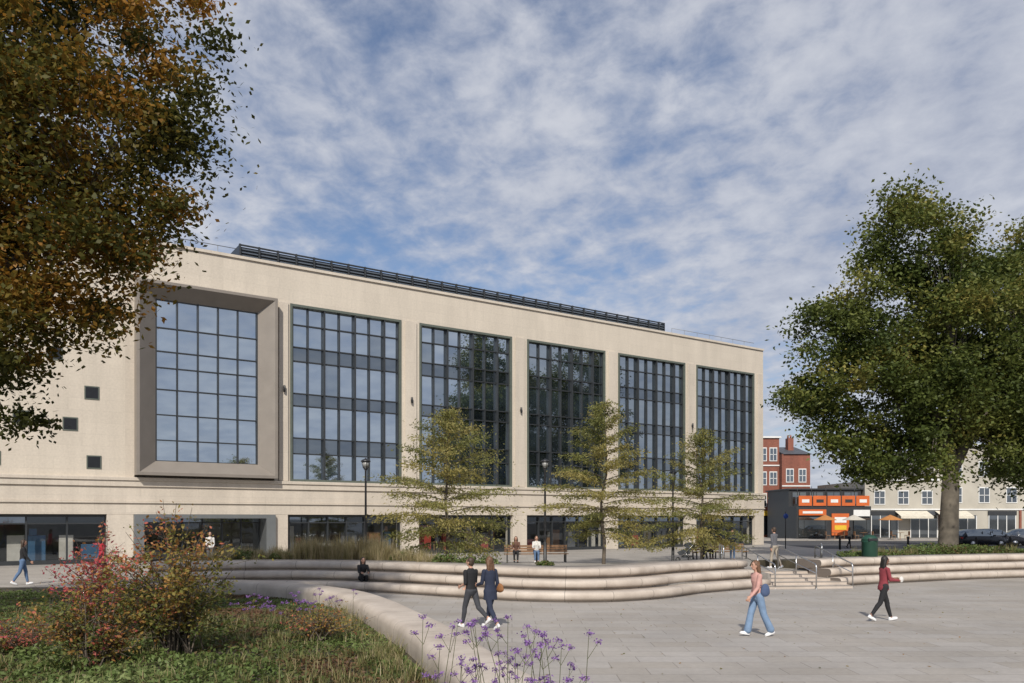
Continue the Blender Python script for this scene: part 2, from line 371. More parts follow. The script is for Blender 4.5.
def rail(name,p0,p1,h=.95,two=True):
    g=MB(); p0=Vector(p0);p1=Vector(p1); d=(p1-p0); dn=Vector((d.x,d.y,0)).normalized()
    top=[p0+Vector((0,0,0)),p0+Vector((0,0,h-.12)),p0+dn*.05+Vector((0,0,h-.03)),p0+dn*.14+Vector((0,0,h)),p1-dn*.14+Vector((0,0,h)),p1-dn*.05+Vector((0,0,h-.03)),p1+Vector((0,0,h-.12)),p1]
    g.tube(top,.027,0,8)
    if two: g.tube([p0+Vector((0,0,h*.62)),p1+Vector((0,0,h*.62))],.02,0,8)
    m=(p0+p1)/2; g.tube([m,m+Vector((0,0,h))],.024,0,8)
    for p in (p0,p1,m): g.lathe([(.06,0),(.06,.012)],p,0,12)
    g.obj(name,[steel])
zt=.24
rail('handrail',(9.75,33.9,zt),(10.0,30.4,LOW)); rail('handrail',(11.35,34.1,zt),(11.6,30.5,LOW)); rail('handrail',(12.95,34.2,zt),(13.2,31.0,LOW))
rail('handrail',(9.2,35.5,.24),(8.7,32.9,.24),1.0); rail('handrail',(14.1,36.5,.24),(13.4,34.6,.24),1.0)

# ------------------------------------------------------------------ main building
RA=math.atan2(.555,.832)
B=empty('campus_building',(-13.33,48.05,0),RA)
TOP=17.5; WT=15.3; WB=4.6; GB=2.6; S0=-46; S1=43.2
wins=[(8.66*k,8.66*k+7.35) for k in range(5)]
g=MB()
g.box(S0,S1,.0,.9,WT,TOP)
g.box(S0,S1,-.10,.0-.003,17.44,TOP+.1)
pier=[(S0,-9.0),( -0.95,0)]+[(wins[k][1],wins[k+1][0]) for k in range(4)]+[(wins[4][1],S1)]
for a,b in pier: g.box(a,b,0.002,.9,WB,WT)
g.box(-9.0,-0.95,0.5,.9,WB,WT)
g.box(S0,S1,0.003,.9,GB,WB)
g.obj('walls',[stone],B)
g=MB()
for a,b in pier[2:6]:
    g.box(a+.25,b-.25,-.12,-.0,WB+.02,WT)
for a,b in [(-.70,-.14),(42.35,42.95)]: g.box(a,b,-.12,0,WB+.02,WT)
g.box(S0,S1+.1,-.26,0,4.42,WB); g.box(S0,S1+.05,-.19,0,4.1,4.417); g.box(S0,S1+.05,-.10,0,3.3,4.097); g.box(S0,S1+.08,-.17,0,3.2,3.297); g.box(S0,S1+.03,-.09,0,GB,3.197)
gp=[(-9.9,-8.6),(-.95,-.15)]+[(wins[k][1]+.05,wins[k+1][0]-.05) for k in range(4)]+[(42.05,S1)]
gp+=[(-18.4,-17.2),(-27,-25.8),(-35.6,-34.4)]
for a,b in gp: g.box(a,b,-.08,.9,0,GB)
g.obj('belt_courses_and_piers',[stone2],B,bevel=.015)
g=MB(); g.box(S0,S1-.002,3.6,26,0,17.2); g.box(S0,S1-.002,1.6,3.6,2.7,17.2); g.box(S1-.6,S1,.9,26,0,TOP); g.box(S0,S0+.6,.9,26,0,TOP); g.box(S0,S1,25.4,26.01,0,TOP)
g.obj('core_walls',[stone],B)
gf=MB(); gg=MB(); ge=MB()
def pane(x0,x1,z0,z1,y,mi,j=0.006):
    ax=(x1-x0)/2; az=(z1-z0)/2; tx=rng.normal(0,j); tz=rng.normal(0,j)
    def yy(sx,sz): return y+sx*ax*tx+sz*az*tz
    gg.quad((x0,yy(-1,-1),z0),(x1,yy(1,-1),z0),(x1,yy(1,1),z1),(x0,yy(-1,1),z1),mi)
zr=[4.75,6.3,7.25,9.2,9.95,11.9,12.75,14.1,15.15]
for wi,(a,b) in enumerate(wins):
    for (x0,x1,z0,z1) in [(a,a+.14,WB,WT),(b-.14,b,WB,WT)]: ge.box(x0+.002,x1-.002,-.04,.6,z0,z1-.002)
    ge.box(a+.14,b-.14,-.03,.6,WT-.15,WT-.003); ge.box(a+.14,b-.14,-.03,.6,WB+.002,WB+.14)
    n=7; xs=np.linspace(a+.16,b-.16,n+1)
    for i in range(n+1):
        wdt=.06 if i%2 else .09
        gf.box(xs[i]-wdt/2,xs[i]+wdt/2,.10 if i%2 else .0,.40,WB+.14,WT-.152)
    for z in zr[1:-1]: gf.box(xs[0],xs[-1],.17,.38,z-.035,z+.035)
    for i in range(n):
        for k in range(len(zr)-1):
            sp_=(zr[k+1]-zr[k])<1.0
            mi=1 if sp_ else 0
            if wi in (2,3,4) and not sp_: mi=3
            if not sp_ and rng.random()<.12: mi=3 if mi==0 else 1
            pane(xs[i],xs[i+1],zr[k],zr[k+1],.27,mi)
bx0,bx1,bz0,bz1=-7.45,-1.95,5.55,14.45
xs=np.linspace(bx0,bx1,6); zs=[5.55,6.7,8.1,9.5,10.7,11.6,12.9,14.45]
for x in xs: gf.box(x-.035,x+.035,.02,.2,bz0,bz1)
for z in zs: gf.box(bx0,bx1,.04,.19,z-.03,z+.03)
for i in range(5):
    for k in range(7): pane(xs[i],xs[i+1],zs[k],zs[k+1],.14,0,.009)
g=MB(); ox0,ox1,oz0,oz1=-8.55,-.95,4.72,15.28; yo=-.7; yi=.05; t=.16
O=[(ox0,yo,oz0),(ox1,yo,oz0),(ox1,yo,oz1),(ox0,yo,oz1)]; O2=[(ox0+t,yo,oz0+t),(ox1-t,yo,oz0+t),(ox1-t,yo,oz1-t),(ox0+t,yo,oz1-t)]
I=[(bx0,yi,bz0),(bx1,yi,bz0),(bx1,yi,bz1),(bx0,yi,bz1)]; W=[(ox0,.49,oz0),(ox1,.49,oz0),(ox1,.49,oz1),(ox0,.49,oz1)]; I2=[(p[0],.3,p[2]) for p in I]
vs=O+O2+I+W+I2; fs=[]
for i in range(4):
    j=(i+1)%4; fs+=[(i,j,4+j,4+i),(4+i,4+j,8+j,8+i),(12+i,12+j,j,i),(8+i,8+j,16+j,16+i)]
g.add(vs,fs,0); g.obj('projecting_window_surround',[taupe],B)
g=MB(); g.box(-9.0,ox0,.0,.49,WB,WT); g.obj('surround_infill',[stone2],B)
disp=MB(); rd=random.Random(4)
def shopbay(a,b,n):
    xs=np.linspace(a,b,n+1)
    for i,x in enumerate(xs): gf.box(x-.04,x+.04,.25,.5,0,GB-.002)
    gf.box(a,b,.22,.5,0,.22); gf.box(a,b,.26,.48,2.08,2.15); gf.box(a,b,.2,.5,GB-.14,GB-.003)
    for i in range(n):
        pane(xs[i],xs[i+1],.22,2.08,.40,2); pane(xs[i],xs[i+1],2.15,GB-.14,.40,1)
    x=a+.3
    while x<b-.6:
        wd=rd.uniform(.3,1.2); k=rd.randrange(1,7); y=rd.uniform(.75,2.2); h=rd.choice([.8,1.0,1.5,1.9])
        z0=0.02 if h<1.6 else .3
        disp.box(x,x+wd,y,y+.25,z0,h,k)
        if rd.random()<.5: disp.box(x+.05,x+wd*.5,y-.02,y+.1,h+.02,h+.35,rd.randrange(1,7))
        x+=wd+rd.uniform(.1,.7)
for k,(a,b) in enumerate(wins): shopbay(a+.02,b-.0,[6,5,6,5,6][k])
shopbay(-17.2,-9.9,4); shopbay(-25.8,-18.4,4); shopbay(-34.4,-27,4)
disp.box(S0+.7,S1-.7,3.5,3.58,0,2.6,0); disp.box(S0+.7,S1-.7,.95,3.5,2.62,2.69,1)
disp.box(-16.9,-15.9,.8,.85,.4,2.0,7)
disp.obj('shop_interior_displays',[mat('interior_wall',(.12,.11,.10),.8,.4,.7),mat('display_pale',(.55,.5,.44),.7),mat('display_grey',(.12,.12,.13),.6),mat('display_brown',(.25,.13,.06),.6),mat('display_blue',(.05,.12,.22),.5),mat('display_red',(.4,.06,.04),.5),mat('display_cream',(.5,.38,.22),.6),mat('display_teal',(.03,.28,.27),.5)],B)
g=MB(); g.box(-8.6,-8.1,-.3,1.5,0,GB-.003); g.box(-1.5,-.953,-.3,1.5,0,GB-.003); g.box(-8.1,-1.5,-.3,1.5,2.38,GB-.003)
g.obj('entrance_portal',[mat('portal_metal',(0.25,0.26,0.26),0.35,0.05,2,metal=.6)],B)
xs=np.linspace(-8.1,-1.5,7)
for x in xs: gf.box(x-.04,x+.04,1.0,1.2,0,2.38)
gf.box(-8.1,-1.5,1.0,1.2,2.1,2.17); gf.box(-8.1,-1.5,1.0,1.2,0,.1)
for i in range(6): pane(xs[i],xs[i+1],.1,2.1,1.1,2); pane(xs[i],xs[i+1],2.17,2.38,1.1,1)
for i in (2,3): gf.tube([(xs[i]+ (0.85 if i==2 else .2),.92,.8),(xs[i]+(0.85 if i==2 else .2),.92,1.5)],.02,0,6)
gf.obj('window_mullions',[dark],B); gg.obj('window_glass',[glass_a,glass_b,glass_s,glass_t],B); ge.obj('window_edge_frames',[bronze],B)
g=MB()
def sw(s,z):
    g.box(s-.35,s+.35,-.03,.0,z-.35,z+.35,0); g.box(s-.29,s+.29,-.036,-.0305,z-.29,z+.29,1)
for s,z in [(-11.6,7.3),(-10.5,5.35),(-13.8,7.5),(-12.3,10.9),(-15,5.4),(-10.6,9.0),(-16,9.4),(-18,7)]: sw(s,z)
g.obj('small_square_windows',[bronze,mat('dark_opening',(0.015,0.016,0.018),.25)],B)
g=MB()
for s in [-.42]+[ (wins[k][1]+wins[k+1][0])/2 for k in range(4)]:
    g.lathe([(.05,-.2),(.07,-.18),(.07,.18),(.05,.2)],(s,-.24,10.1),0,12); g.box(s-.03,s+.03,-.22,-.12,10.03,10.17)
g.obj('wall_sconces',[black],B)
g=MB(); a,b=-2.6,32.3; z0,z1=17.2,18.75
g.box(a,b,1.3,1.36,z1-.08,z1)
for x in np.arange(a,b+.1,1.14): g.box(x-.05,x+.05,1.24,1.4,z0,z1+.0)
for z in np.arange(z0+.1,z1-.1,.19): g.add([(a,1.3,z),(b,1.3,z),(b,1.42,z+.13),(a,1.42,z+.13)],[(0,1,2,3)],1)
g.box(a,b,1.5,1.55,z0,z1-.1,1)
g.box(b-.05,b,1.3,9,z0,z1); g.box(a,a+.05,1.3,9,z0,z1)
g.obj('roof_plant_screen',[dark,mat('louvre_grey',(0.085,0.10,0.12),0.4)],B)
g=MB()
for (a,b) in [(32.6,42.9),(-46,-2.9)]:
    for x in np.arange(a,b,1.5): g.tube([(x,.8,TOP-.2),(x,.8,18.25)],.018,0,6)
    for z in (17.85,18.25): g.tube([(a,.8,z),(b,.8,z)],.02,0,6)
g.obj('roof_guard_rail',[mat('galvanised_rail',(.25,.26,.27),.5,metal=.5)],B)

# ------------------------------------------------------------------ far buildings
def winrow(g,x0,x1,n,z0,z1,y,wd,mi_f,mi_g):
    for i in range(n):
        c=x0+(i+.5)*(x1-x0)/n
        g.box(c-wd/2-.08,c+wd/2+.08,y-.06,y+.0-.003,z0-.1,z1+.12,mi_f); g.box(c-wd/2,c+wd/2,y-.075,y-.062,z0,z1,mi_g)
        g.box(c-.03,c+.03,y-.09,y-.076,z0,z1,mi_f); g.box(c-wd/2,c+wd/2,y-.09,y-.076,(z0+z1)/2-.03,(z0+z1)/2+.03,mi_f)
brick=panelmat('red_brick',(0.20,0.07,0.045),.22,.075,mort=.01,mdark=1.3,var=.15,stain=.2)
slate=mat('slate_roof',(0.07,0.075,0.085),0.6,.2,3)
cream=mat('cream_render',(0.42,0.39,0.33),0.8,.1,.6)
orange=mat('orange_panel',(0.55,0.12,0.025),0.5,.1,1)
yellow=mat('yellow_sign',(0.65,0.42,0.03),0.5)
dk=mat('dark_shopfront',(0.03,0.032,0.035),0.5)
fglass=glassmat('far_window_glass',(0.03,0.032,0.032),0.3)
E=empty('brick_building',(0,0,0)); g=MB()
g.box(30.5,33.4,100,112,0,12.4); g.box(33.4,36.9,99,112,0,10.3)
g.obj('walls',[brick],E)
g=MB(); g.box(30.3,33.6,99.8,112,12.4,12.6); g.add([(33.6,98.8,10.3),(37.1,98.8,10.3),(37.1,112,10.3),(33.6,112,10.3),(33.6,105,11.7),(37.1,105,11.7)],[(0,1,5,4),(3,4,5,2),(0,4,3),(1,2,5)],1)
g.box(35.2,35.9,102,103,10.8,12.6,2)
for x in (35.35,35.7): g.lathe([(.13,0),(.1,.4)],(x,102.5,12.6),2,8)
g.box(30.5,33.4,99.9,99.997,8.9,9.05,0); g.box(33.4,36.9,98.9,98.997,6.3,6.45,0)
g.obj('roof_and_chimneys',[white,slate,brick],E)
g=MB(); 
for z in (3.9,6.6,9.6): winrow(g,30.7,33.3,2,z,z+1.5,100,.8,0,1)
for z in (3.9,6.9): winrow(g,33.6,36.7,2,z,z+1.5,99,.8,0,1)
g.box(30.5,33.3,99.8,99.99,0.3,2.6,1); g.box(30.5,33.3,99.7,99.98,2.7,3.3,2)
g.obj('windows',[white,glass_b,yellow],E)
E=empty('shop_terrace_building'); g=MB()
g.box(31.3,39.5,88,98,0,3.7,0); g.box(31.3,39.5,90.5,98,3.7,5.6,0)
g.obj('walls',[dk],E)
g=MB(); 
for i,x in enumerate(np.arange(31.5,39.3,1.58)):
    g.box(x,x+1.44,87.86,87.95,3.75,4.85,0)
    g.box(x+.35,x+1.15,87.84,87.858,4.1,4.45,3 if i%2 else 4)
    g.tube([(x+.1,88.6,4.9),(x+.1,88.6,5.9)],.03,3,6)
g.box(31.5,34.5,87.8,87.96,2.7,3.35,0); g.box(31.9,34.1,87.77,87.795,2.9,3.15,4)
g.box(35.1,37.0,87.8,87.96,.5,2.9,0); g.box(35.4,36.7,87.77,87.79,1.9,2.5,4); g.box(35.4,36.7,87.77,87.79,1.1,1.6,2)
g.box(37.5,39.3,87.8,87.96,2.6,3.3,4)
winrow(g,31.5,39.3,4,4.0,5.3,90.5,1.5,3,1)
g.box(31.5,34.5,87.85,87.97,.3,2.5,1); g.box(37.5,39.3,87.85,87.97,.3,2.4,1)
g.box(31.1,39.7,90.3,98.2,5.6,5.75,3)
g.obj('balcony_panels_and_shopfront',[orange,fglass,yellow,dk,white],E)
E=empty('cream_building'); g=MB(); g.box(39.7,48,90,104,0,6.6,0); g.box(48,75,91,104,0,10.5,0); g.box(39.6,48.0,89.8,90.2,6.6,6.8,1); g.box(48.0,75.2,90.7,91.2,10.5,10.8,1); g.box(39.7,75,89.9,90,3.3,3.45,1); g.box(48.01,75,90.001,91,0,3.4,0)
for x in (39.7,48,57,66): g.box(x,x+.25,89.85,90.0,0,3.3,2)
g.obj('walls',[cream,white,brick],E)
g=MB()
for i,x in enumerate(np.arange(40.4,74,4.4)):
    g.box(x,x+3.0,89.93,89.99,.2,2.7,1)
    for q in (0,1,2,3): g.box(x+q-.04,x+q+.04,89.9,89.93,.2,2.7,0)
    g.box(x-.1,x+3.1,89.85,89.96,2.72,3.2,[2,3,4][i%3])
winrow(g,40,48,3,4.0,5.4,90,1.1,0,1); winrow(g,49,74,8,4.2,5.8,91,1.1,0,1); winrow(g,49,74,8,7.2,8.8,91,1.1,0,1)
g.obj('windows',[white,fglass,dk,slate,cream],E)
g=MB()
for x0 in (43,47.5):
    g.add([(x0,89.85,3.2),(x0+3.6,89.85,3.2),(x0+3.6,88.4,2.6),(x0,88.4,2.6),(x0,88.4,2.35),(x0+3.6,88.4,2.35)],[(0,1,2,3),(3,2,5,4)],0)
g.obj('awnings',[mat('awning_canvas',(0.6,0.55,0.45),.9)],E)
# cafe tables and parasols outside the shops
par=mat('parasol_canvas',(0.45,0.42,0.36),.9); ochre=mat('parasol_ochre',(0.4,0.17,0.05),.9)
for i,(x,y) in enumerate([(33.2,84.8),(36.4,85.2),(40.2,85)]):
    g=MB(); g.lathe([(.03,0),(.03,2.5)],(x,y,.12),1,8); g.lathe([(1.25,2.05),(1.22,2.1),(.05,2.62)],(x,y,.12),0,8); g.lathe([(.3,0),(.3,.05)],(x,y,.12),1,12); g.obj('parasol',[par if i%2 else ochre,black])
    g=MB(); g.lathe([(.25,0),(.03,.03),(.03,.7),(.4,.72),(.4,.75)],(x+.9,y-.3,.12),0,12)
    for s in (-.75,.75):
        g.box(x+.9+s-.2,x+.9+s+.2,y-.5,y-.1,.55,.6,0); g.box(x+.9+s*1.27-.02,x+.9+s*1.27+.02,y-.5,y-.1,.6,1.0,0)
        for q in (-.17,.17):
            for r in (-.48,-.12): g.box(x+.9+s+q-.015,x+.9+s+q+.015,y+r-.015,y+r+.015,.12,.55,0)
    g.obj('cafe_table_set',[wood])

# ------------------------------------------------------------------ trees
def lumpy(blobs,n=6,fr=.38,seed=0):
    rs=np.random.default_rng(seed); out=[]
    for b in blobs:
        out.append((b[0],b[1],b[2],b[3]*.86,b[4]*.86,b[5]*.86))
        for _ in range(n):
            d=rs.normal(size=3); d/=np.linalg.norm(d); f=fr*rs.uniform(.7,1.25)
            out.append((b[0]+d[0]*b[3]*.82,b[1]+d[1]*b[4]*.82,b[2]+d[2]*b[5]*.82,b[3]*f,b[4]*f,b[5]*f))
    return out
def shellpts(blobs,n,inner=0.45):
    vol=np.array([b[3]*b[4]*b[5] for b in blobs])**0.75; pick=rng.choice(len(blobs),n,p=vol/vol.sum())
    d=rng.normal(size=(n,3)); d/=np.linalg.norm(d,axis=1)[:,None]
    r=(inner**3+(1-inner**3)*rng.random(n))**(1/3)
    bb=np.array(blobs)[pick]; return bb[:,:3]+d*bb[:,3:6]*r[:,None],pick
def limbs(g,base,fork,targets,r0,curve=.3,mi=0,seed=0):
    rs=random.Random(seed); base=Vector(base); fork=Vector(fork)
    mid=(base+fork)/2+Vector((rs.uniform(-.1,.1),rs.uniform(-.1,.1),0))*(fork-base).length*.3
    g.tube([base-Vector((0,0,.1)),base+Vector((0,0,.15)),base+(mid-base)*.3,mid,fork],[r0*1.55,r0*1.25,r0*1.02,r0*.92,r0*.8],mi,12)
    ends=[]
    for t in targets:
        t=Vector(t); L_=(t-fork).length; n=5; pts=[]
        for i in range(n+1):
            f=i/n; p=fork.lerp(t,f)+Vector((0,0,math.sin(f*math.pi)*curve*L_*.35)); 
            if 0<i<n: p+=Vector((rs.uniform(-1,1),rs.uniform(-1,1),rs.uniform(-.5,.5)))*L_*.05
            pts.append(p)
        rr=[r0*.62*(1-i/n)**.8+.02 for i in range(n+1)]; g.tube(pts,rr,mi,7); ends+= [(pts[i],rr[i]) for i in range(2,n+1)]
    return ends
def subbr(g,ends,clumps,mi=0,maxn=200):
    E_=np.array([list(e[0]) for e in ends])
    for c in clumps[:maxn]:
        d=np.linalg.norm(E_-c,axis=1); i=int(np.argmin(d)); p=Vector(E_[i]); q=Vector(c)
        m=(p+q)/2+Vector((0,0,.08*(q-p).length)); r=min(ends[i][1]*.6,.012*(q-p).length+.02); g.tube([p,m,q],[r,r*.65,r*.25],mi,5,cap=False)
def maketree(name,base,fork,r0,blobs,nclump,nleaf,lsize,crad,lm,bk,tintf,flat=.6,inner=.45,seed=1,ntarget=10,upb=.4,asp=.6,curve=.3,cv=.12,minz=None):
    T=empty(name); g=MB(); cl,_=shellpts(blobs,nclump,inner)
    tg=[cl[i] for i in rng.choice(nclump,ntarget,replace=False)]
    if minz: tg=[t if t[2]>minz else np.array([t[0],t[1],minz+1]) for t in tg]
    ends=limbs(g,base,fork,[tuple(Vector(fork).lerp(Vector(t),.75)) for t in tg],r0,curve,seed=seed); subbr(g,ends,cl,maxn=300)
    g.obj('trunk_and_limbs',[bk],T)
    k=rng.integers(0,nclump,nleaf); cs=crad*(0.6+0.8*rng.random(nclump))
    off=rng.normal(size=(nleaf,3))*np.array([1,1,flat])*0.55; 
    P=cl[k]+off*cs[k][:,None]
    ct=rng.normal(0,cv,nclump)
    ti=tintf(P)+ct[k]+rng.normal(0,.10,nleaf)
    leaves('foliage',P,lsize,ti,lm,upb,asp,T)
    return T
def nz(P,sc,seed=0):
    return np.array([noise.noise(Vector((p[0]*sc+seed,p[1]*sc,p[2]*sc))) for p in P])
lm_aut=leafmat('autumn_leaves',[(0,(0.05,0.055,0.012)),(.3,(0.10,0.095,0.02)),(.5,(0.18,0.125,0.022)),(.72,(0.29,0.14,0.022)),(1,(0.40,0.20,0.04))],.45)
lm_pl=leafmat('plane_leaves',[(0,(0.04,0.06,0.014)),(.45,(0.095,0.12,0.026)),(.8,(0.17,0.18,0.042)),(1,(0.28,0.24,0.06))],.35)
lm_sm=leafmat('feathery_leaves',[(0,(0.10,0.12,0.035)),(.5,(0.22,0.22,0.07)),(1,(0.36,0.30,0.10))],.45)
blL=[(-9.6,15.5,11.9,4.1,3.0,3.6),(-9.3,15,9.3,3.3,2.6,1.8),(-9.6,15,7.3,2.8,2.2,1.4),(-9.9,14.6,5.7,2.4,1.8,.9),(-8.95,14.4,4.2,.4,.5,.9),(-13.5,16,10,4.5,3.5,5),(-12,17,15,5,4,3),(-8.3,15,6.3,1.1,1.0,.8),(-9.3,15.2,4.9,1.4,1.2,.6),(-7.0,15,7.9,.9,.8,.7),(-6.5,15.3,10.1,.9,.9,.9)]
def tL(P):
    n=nz(P,.35,3)
    return .42+n*.7-.03*(P[:,2]-8)+.04*(P[:,0]+9)
maketree('autumn_tree',(-14,15.5,0),(-13,15.5,5),.45,blL,680,170000,.115,.60,lm_aut,bark,tL,inner=.3,seed=3,ntarget=16,curve=-.1,cv=.16)
blR=[(22.9,45,17.8,3.2,3.4,2.7),(21.8,45,13.8,4.9,4.4,3.0),(18.6,44,9.9,3.6,3.6,2.4),(25,45,9.7,5.0,4.6,3.6),(27.5,46,14,4.4,4.4,3.8),(20.8,43.5,6.0,3.0,2.8,1.6),(29.5,46,9.5,4,4,4.2),(16.4,44,9.2,1.5,1.6,1.5),(18.2,44,7.4,2,2,1.4),(21.6,43,5.0,2.0,2.0,1.1),(28.3,44.5,6,3,3,1.6)]
def tR(P): return .48+nz(P,.35,8)*.5+.010*(P[:,2]-9)
maketree('plane_tree',(24.5,45,.05),(24.7,45,5.0),.52,lumpy(blR,6,.36,4),680,135000,.23,.95,lm_pl,barkp,tR,inner=.55,seed=5,ntarget=14,cv=.16,minz=8)
blR2=[(35.3,51,18,4.2,4.5,4),(35,51,13.5,4.8,4.5,4.5),(34.5,51,8.5,4.6,5,3.8),(38,52,12,5,5,6),(32.5,49,6,3,3,2.5)]
maketree('plane_tree',(36.5,52,.05),(36.5,52,5.0),.5,lumpy(blR2,5,.36,6),330,60000,.26,1.1,lm_pl,barkp,tR,inner=.55,seed=9,ntarget=10,cv=.15,minz=8)
def smalltree(x,y,z0,H,Wd,seed,nl=17000):
    T=empty('feathery_tree'); g=MB(); base=Vector((x,y,z0)); rs=random.Random(seed)
    trunk=[base+Vector((rs.uniform(-.05,.05)*i,0,H*.94*i/7)) for i in range(8)]
    g.tube([base-Vector((0,0,.1))]+trunk,[.11]+[.085*(1-i/7.6)+.008 for i in range(8)],0,8)
    P=[];Tn=[];D=[]
    nb=46
    for i in range(nb):
        f=i/nb; h=H*(.24+.74*f); R=Wd*(.30+.70*math.sin(math.pi*min(1,(f*.80+.26)))**.8)*(1-f*.42)*rs.uniform(.6,1.3)
        az=i*2.4+rs.uniform(-.4,.4); d=Vector((math.cos(az),math.sin(az),0)); p0=base+Vector((0,0,h-.25*R))
        rise=.14+.6*f; pts=[p0+d*R*t+Vector((0,0,R*(rise*t-.18*t*t*(1-f)*2))) for t in (0,.33,.66,1)]
        g.tube(pts,[.026,.018,.012,.005],0,5,cap=False)
        m=int(nl/nb*(R/Wd+.25))
        t=rng.random(m)**.55; sd_=rng.normal(size=(m,3))*np.array([.13,.13,.045])*Wd*.42
        L0=np.array([list(q) for q in pts]); tt=t*3; k=np.minimum(tt.astype(int),2); fr=(tt-k)[:,None]
        Q=L0[k]*(1-fr)+L0[k+1]*fr; perp=np.array([-d.y,d.x,0]); lat=(rng.normal(size=m)*.20*R*t)[:,None]*perp
        Q=Q+lat+sd_*(.3+t)[:,None]; Q[:,2]-=np.abs(rng.normal(size=m))*.12
        P.append(Q); Tn.append(np.full(m,rs.uniform(.3,.95))); D.append(np.tile(np.array([d.x,d.y,-.4]),(m,1))+rng.normal(size=(m,3))*.6)
    g.obj('trunk_and_branches',[bark],T)
    P=np.concatenate(P); Tn=np.concatenate(Tn)+rng.normal(0,.12,len(P))
    leaves('foliage',P,.14,Tn,lm_sm,.3,.34,T,dirs=np.concatenate(D))
smalltree(-2.85,35,.1,7.2,3.5,1,23000); smalltree(4.35,38,.2,7.9,2.8,2,21000); smalltree(10.2,43,.05,7.2,3.0,3,21000)

# ------------------------------------------------------------------ garden
wy_=sorted([(p[1],p[0]) for p in wallc if p[0]>-9.7])
def wallX(y): return float(np.interp(y,[p[0] for p in wy_],[p[1] for p in wy_]))
def gz(x,y):
    n=noise.noise(Vector((x*.35,y*.35,0)))*.16+noise.noise(Vector((x*1.1,y*1.1,4)))*.06
    e=ss(wallX(y)-x,1.0,4.5)*ss(27-y,0,2.5)*(1-.7*ss(y,17,23)) if y>9 else ss(3-x,0,3)
    return .0+e*(.16+n) if y<27 else .02
g=MB(); ys=np.arange(2,27.6,.5); idx=[]
for y in ys:
    X1=wallX(y)-.3 if y>8.6 else (1.0 if y>8 else 12); row=[]
    if y>25.2: X1=-10
    for t in np.linspace(0,1,60):
        x=-45+(X1+45)*t**.6; g.v.append((x,y,gz(x,y))); row.append(len(g.v)-1)
    idx.append(row)
for i in range(len(ys)-1):
    for j in range(59): g.f.append((idx[i][j],idx[i][j+1],idx[i+1][j+1],idx[i+1][j])); g.m.append(0); g.sm.append(True)
g.obj('garden_bed',[soil])
lm_gc=leafmat('groundcover_leaves',[(0,(0.11,0.055,0.035)),(.22,(0.19,0.11,0.055)),(.42,(0.09,0.12,0.032)),(.7,(0.13,0.185,0.05)),(1,(0.23,0.27,0.10))],.35)
def scatter(n,y0,y1,x0=-20,marg=.6):
    out=[]
    while len(out)<n:
        y=y0+(y1-y0)*random.random()**1.2; X1=wallX(y)-marg if y>8.8 else 1; xm=max(x0,-.75*y-1)
        if X1<=xm: continue
        out.append((random.uniform(xm,X1),y))
    return out
P=[];Ti=[]
for x,y in scatter(85000,7.5,25.0):
    c=noise.noise(Vector((x*.9,y*.9,11))); c2=noise.noise(Vector((x*.28,y*.28,31)))
    h=max(0.02,.10+.2*noise.noise(Vector((x*1.7,y*1.7,2)))+.12*c2)*(.4+.6*ss(wallX(y)-x,.5,2.5))*(1-.45*ss(y,17,22))
    P.append((x,y,gz(x,y)+random.random()*h+.02)); Ti.append(.50+.55*c2+.45*c+random.gauss(0,.12))
leaves('groundcover',P,.08,np.array(Ti),lm_gc,.6,.5)
lm_gr=leafmat('grass_blades',[(0,(0.09,0.11,0.035)),(.4,(0.20,0.19,0.07)),(.75,(0.38,0.31,0.16)),(1,(0.46,0.38,0.24))],.35)
def blades(name,tufts,per,h,wd,spread,material,tint=(.5,.2)):
    vs=[];fs=[];ti=[]
    for (x,y,z,s) in tufts:
        for _ in range(per):
            a=random.uniform(0,2*math.pi); le=random.uniform(.1,1)*spread*s; H=h*s*random.uniform(.6,1.1)
            bx=x+random.gauss(0,.08)*s; by=y+random.gauss(0,.08)*s; dx,dy=math.cos(a)*le,math.sin(a)*le; ww=wd*.5
            pxn,pyn=-math.sin(a)*ww,math.cos(a)*ww; o=len(vs)
            vs+=[(bx-pxn,by-pyn,z),(bx+pxn,by+pyn,z),(bx+dx*.45+pxn*.8,by+dy*.45+pyn*.8,z+H*.65),(bx+dx*.45-pxn*.8,by+dy*.45-pyn*.8,z+H*.65),(bx+dx,by+dy,z+H)]
            fs+=[(o,o+1,o+2,o+3),(o+3,o+2,o+4)]; t=random.gauss(*tint); ti+=[t,t]
    me=bpy.data.meshes.new(name); me.from_pydata(vs,[],fs); me.materials.append(material)
    a=me.attributes.new('tint','FLOAT','FACE'); a.data.foreach_set('value',[min(1,max(0,t)) for t in ti]); me.update()
    o=bpy.data.objects.new(name,me); scene.collection.objects.link(o); return o
tf=[(x,y,gz(x,y),random.uniform(.5,1.2)) for x,y in scatter(240,9.5,18)]
blades('garden_grass',tf,22,.32,.012,.28,lm_gr,(.35,.25))
tf=[]
for i in range(34):
    y=random.uniform(10.6,20); x=wallX(y)-.75-abs(random.gauss(0,.35)); tf.append((x,y,gz(x,y),random.uniform(.6,1.1)))
blades('border_grass',tf,26,.32,.012,.28,lm_gr,(.55,.25))
tf=[]
def cLy(x): return float(np.interp(x,[p.x for p in cL],[p.y for p in cL]))
for i in range(260):
    x=random.uniform(-12.5,-3.0); y=cLy(x)+2.7+random.random()*2.2; tf.append((x,y,.4,random.uniform(.6,1.15)*(1.25 if -9<x<-5 else .8)))
blades('ornamental_grass',tf,60,.95,.016,.42,lm_gr,(.75,.2))
cvb=[p for p in cL if p.x<3.2]
sweep('planting_bed',[cvb],[[(2.58,-.02),(2.58,.52),(2.75,.50),(5.0,.40),(5.3,.0)]],[soil])
cvb=[p for p in cR if p.x>13.4]
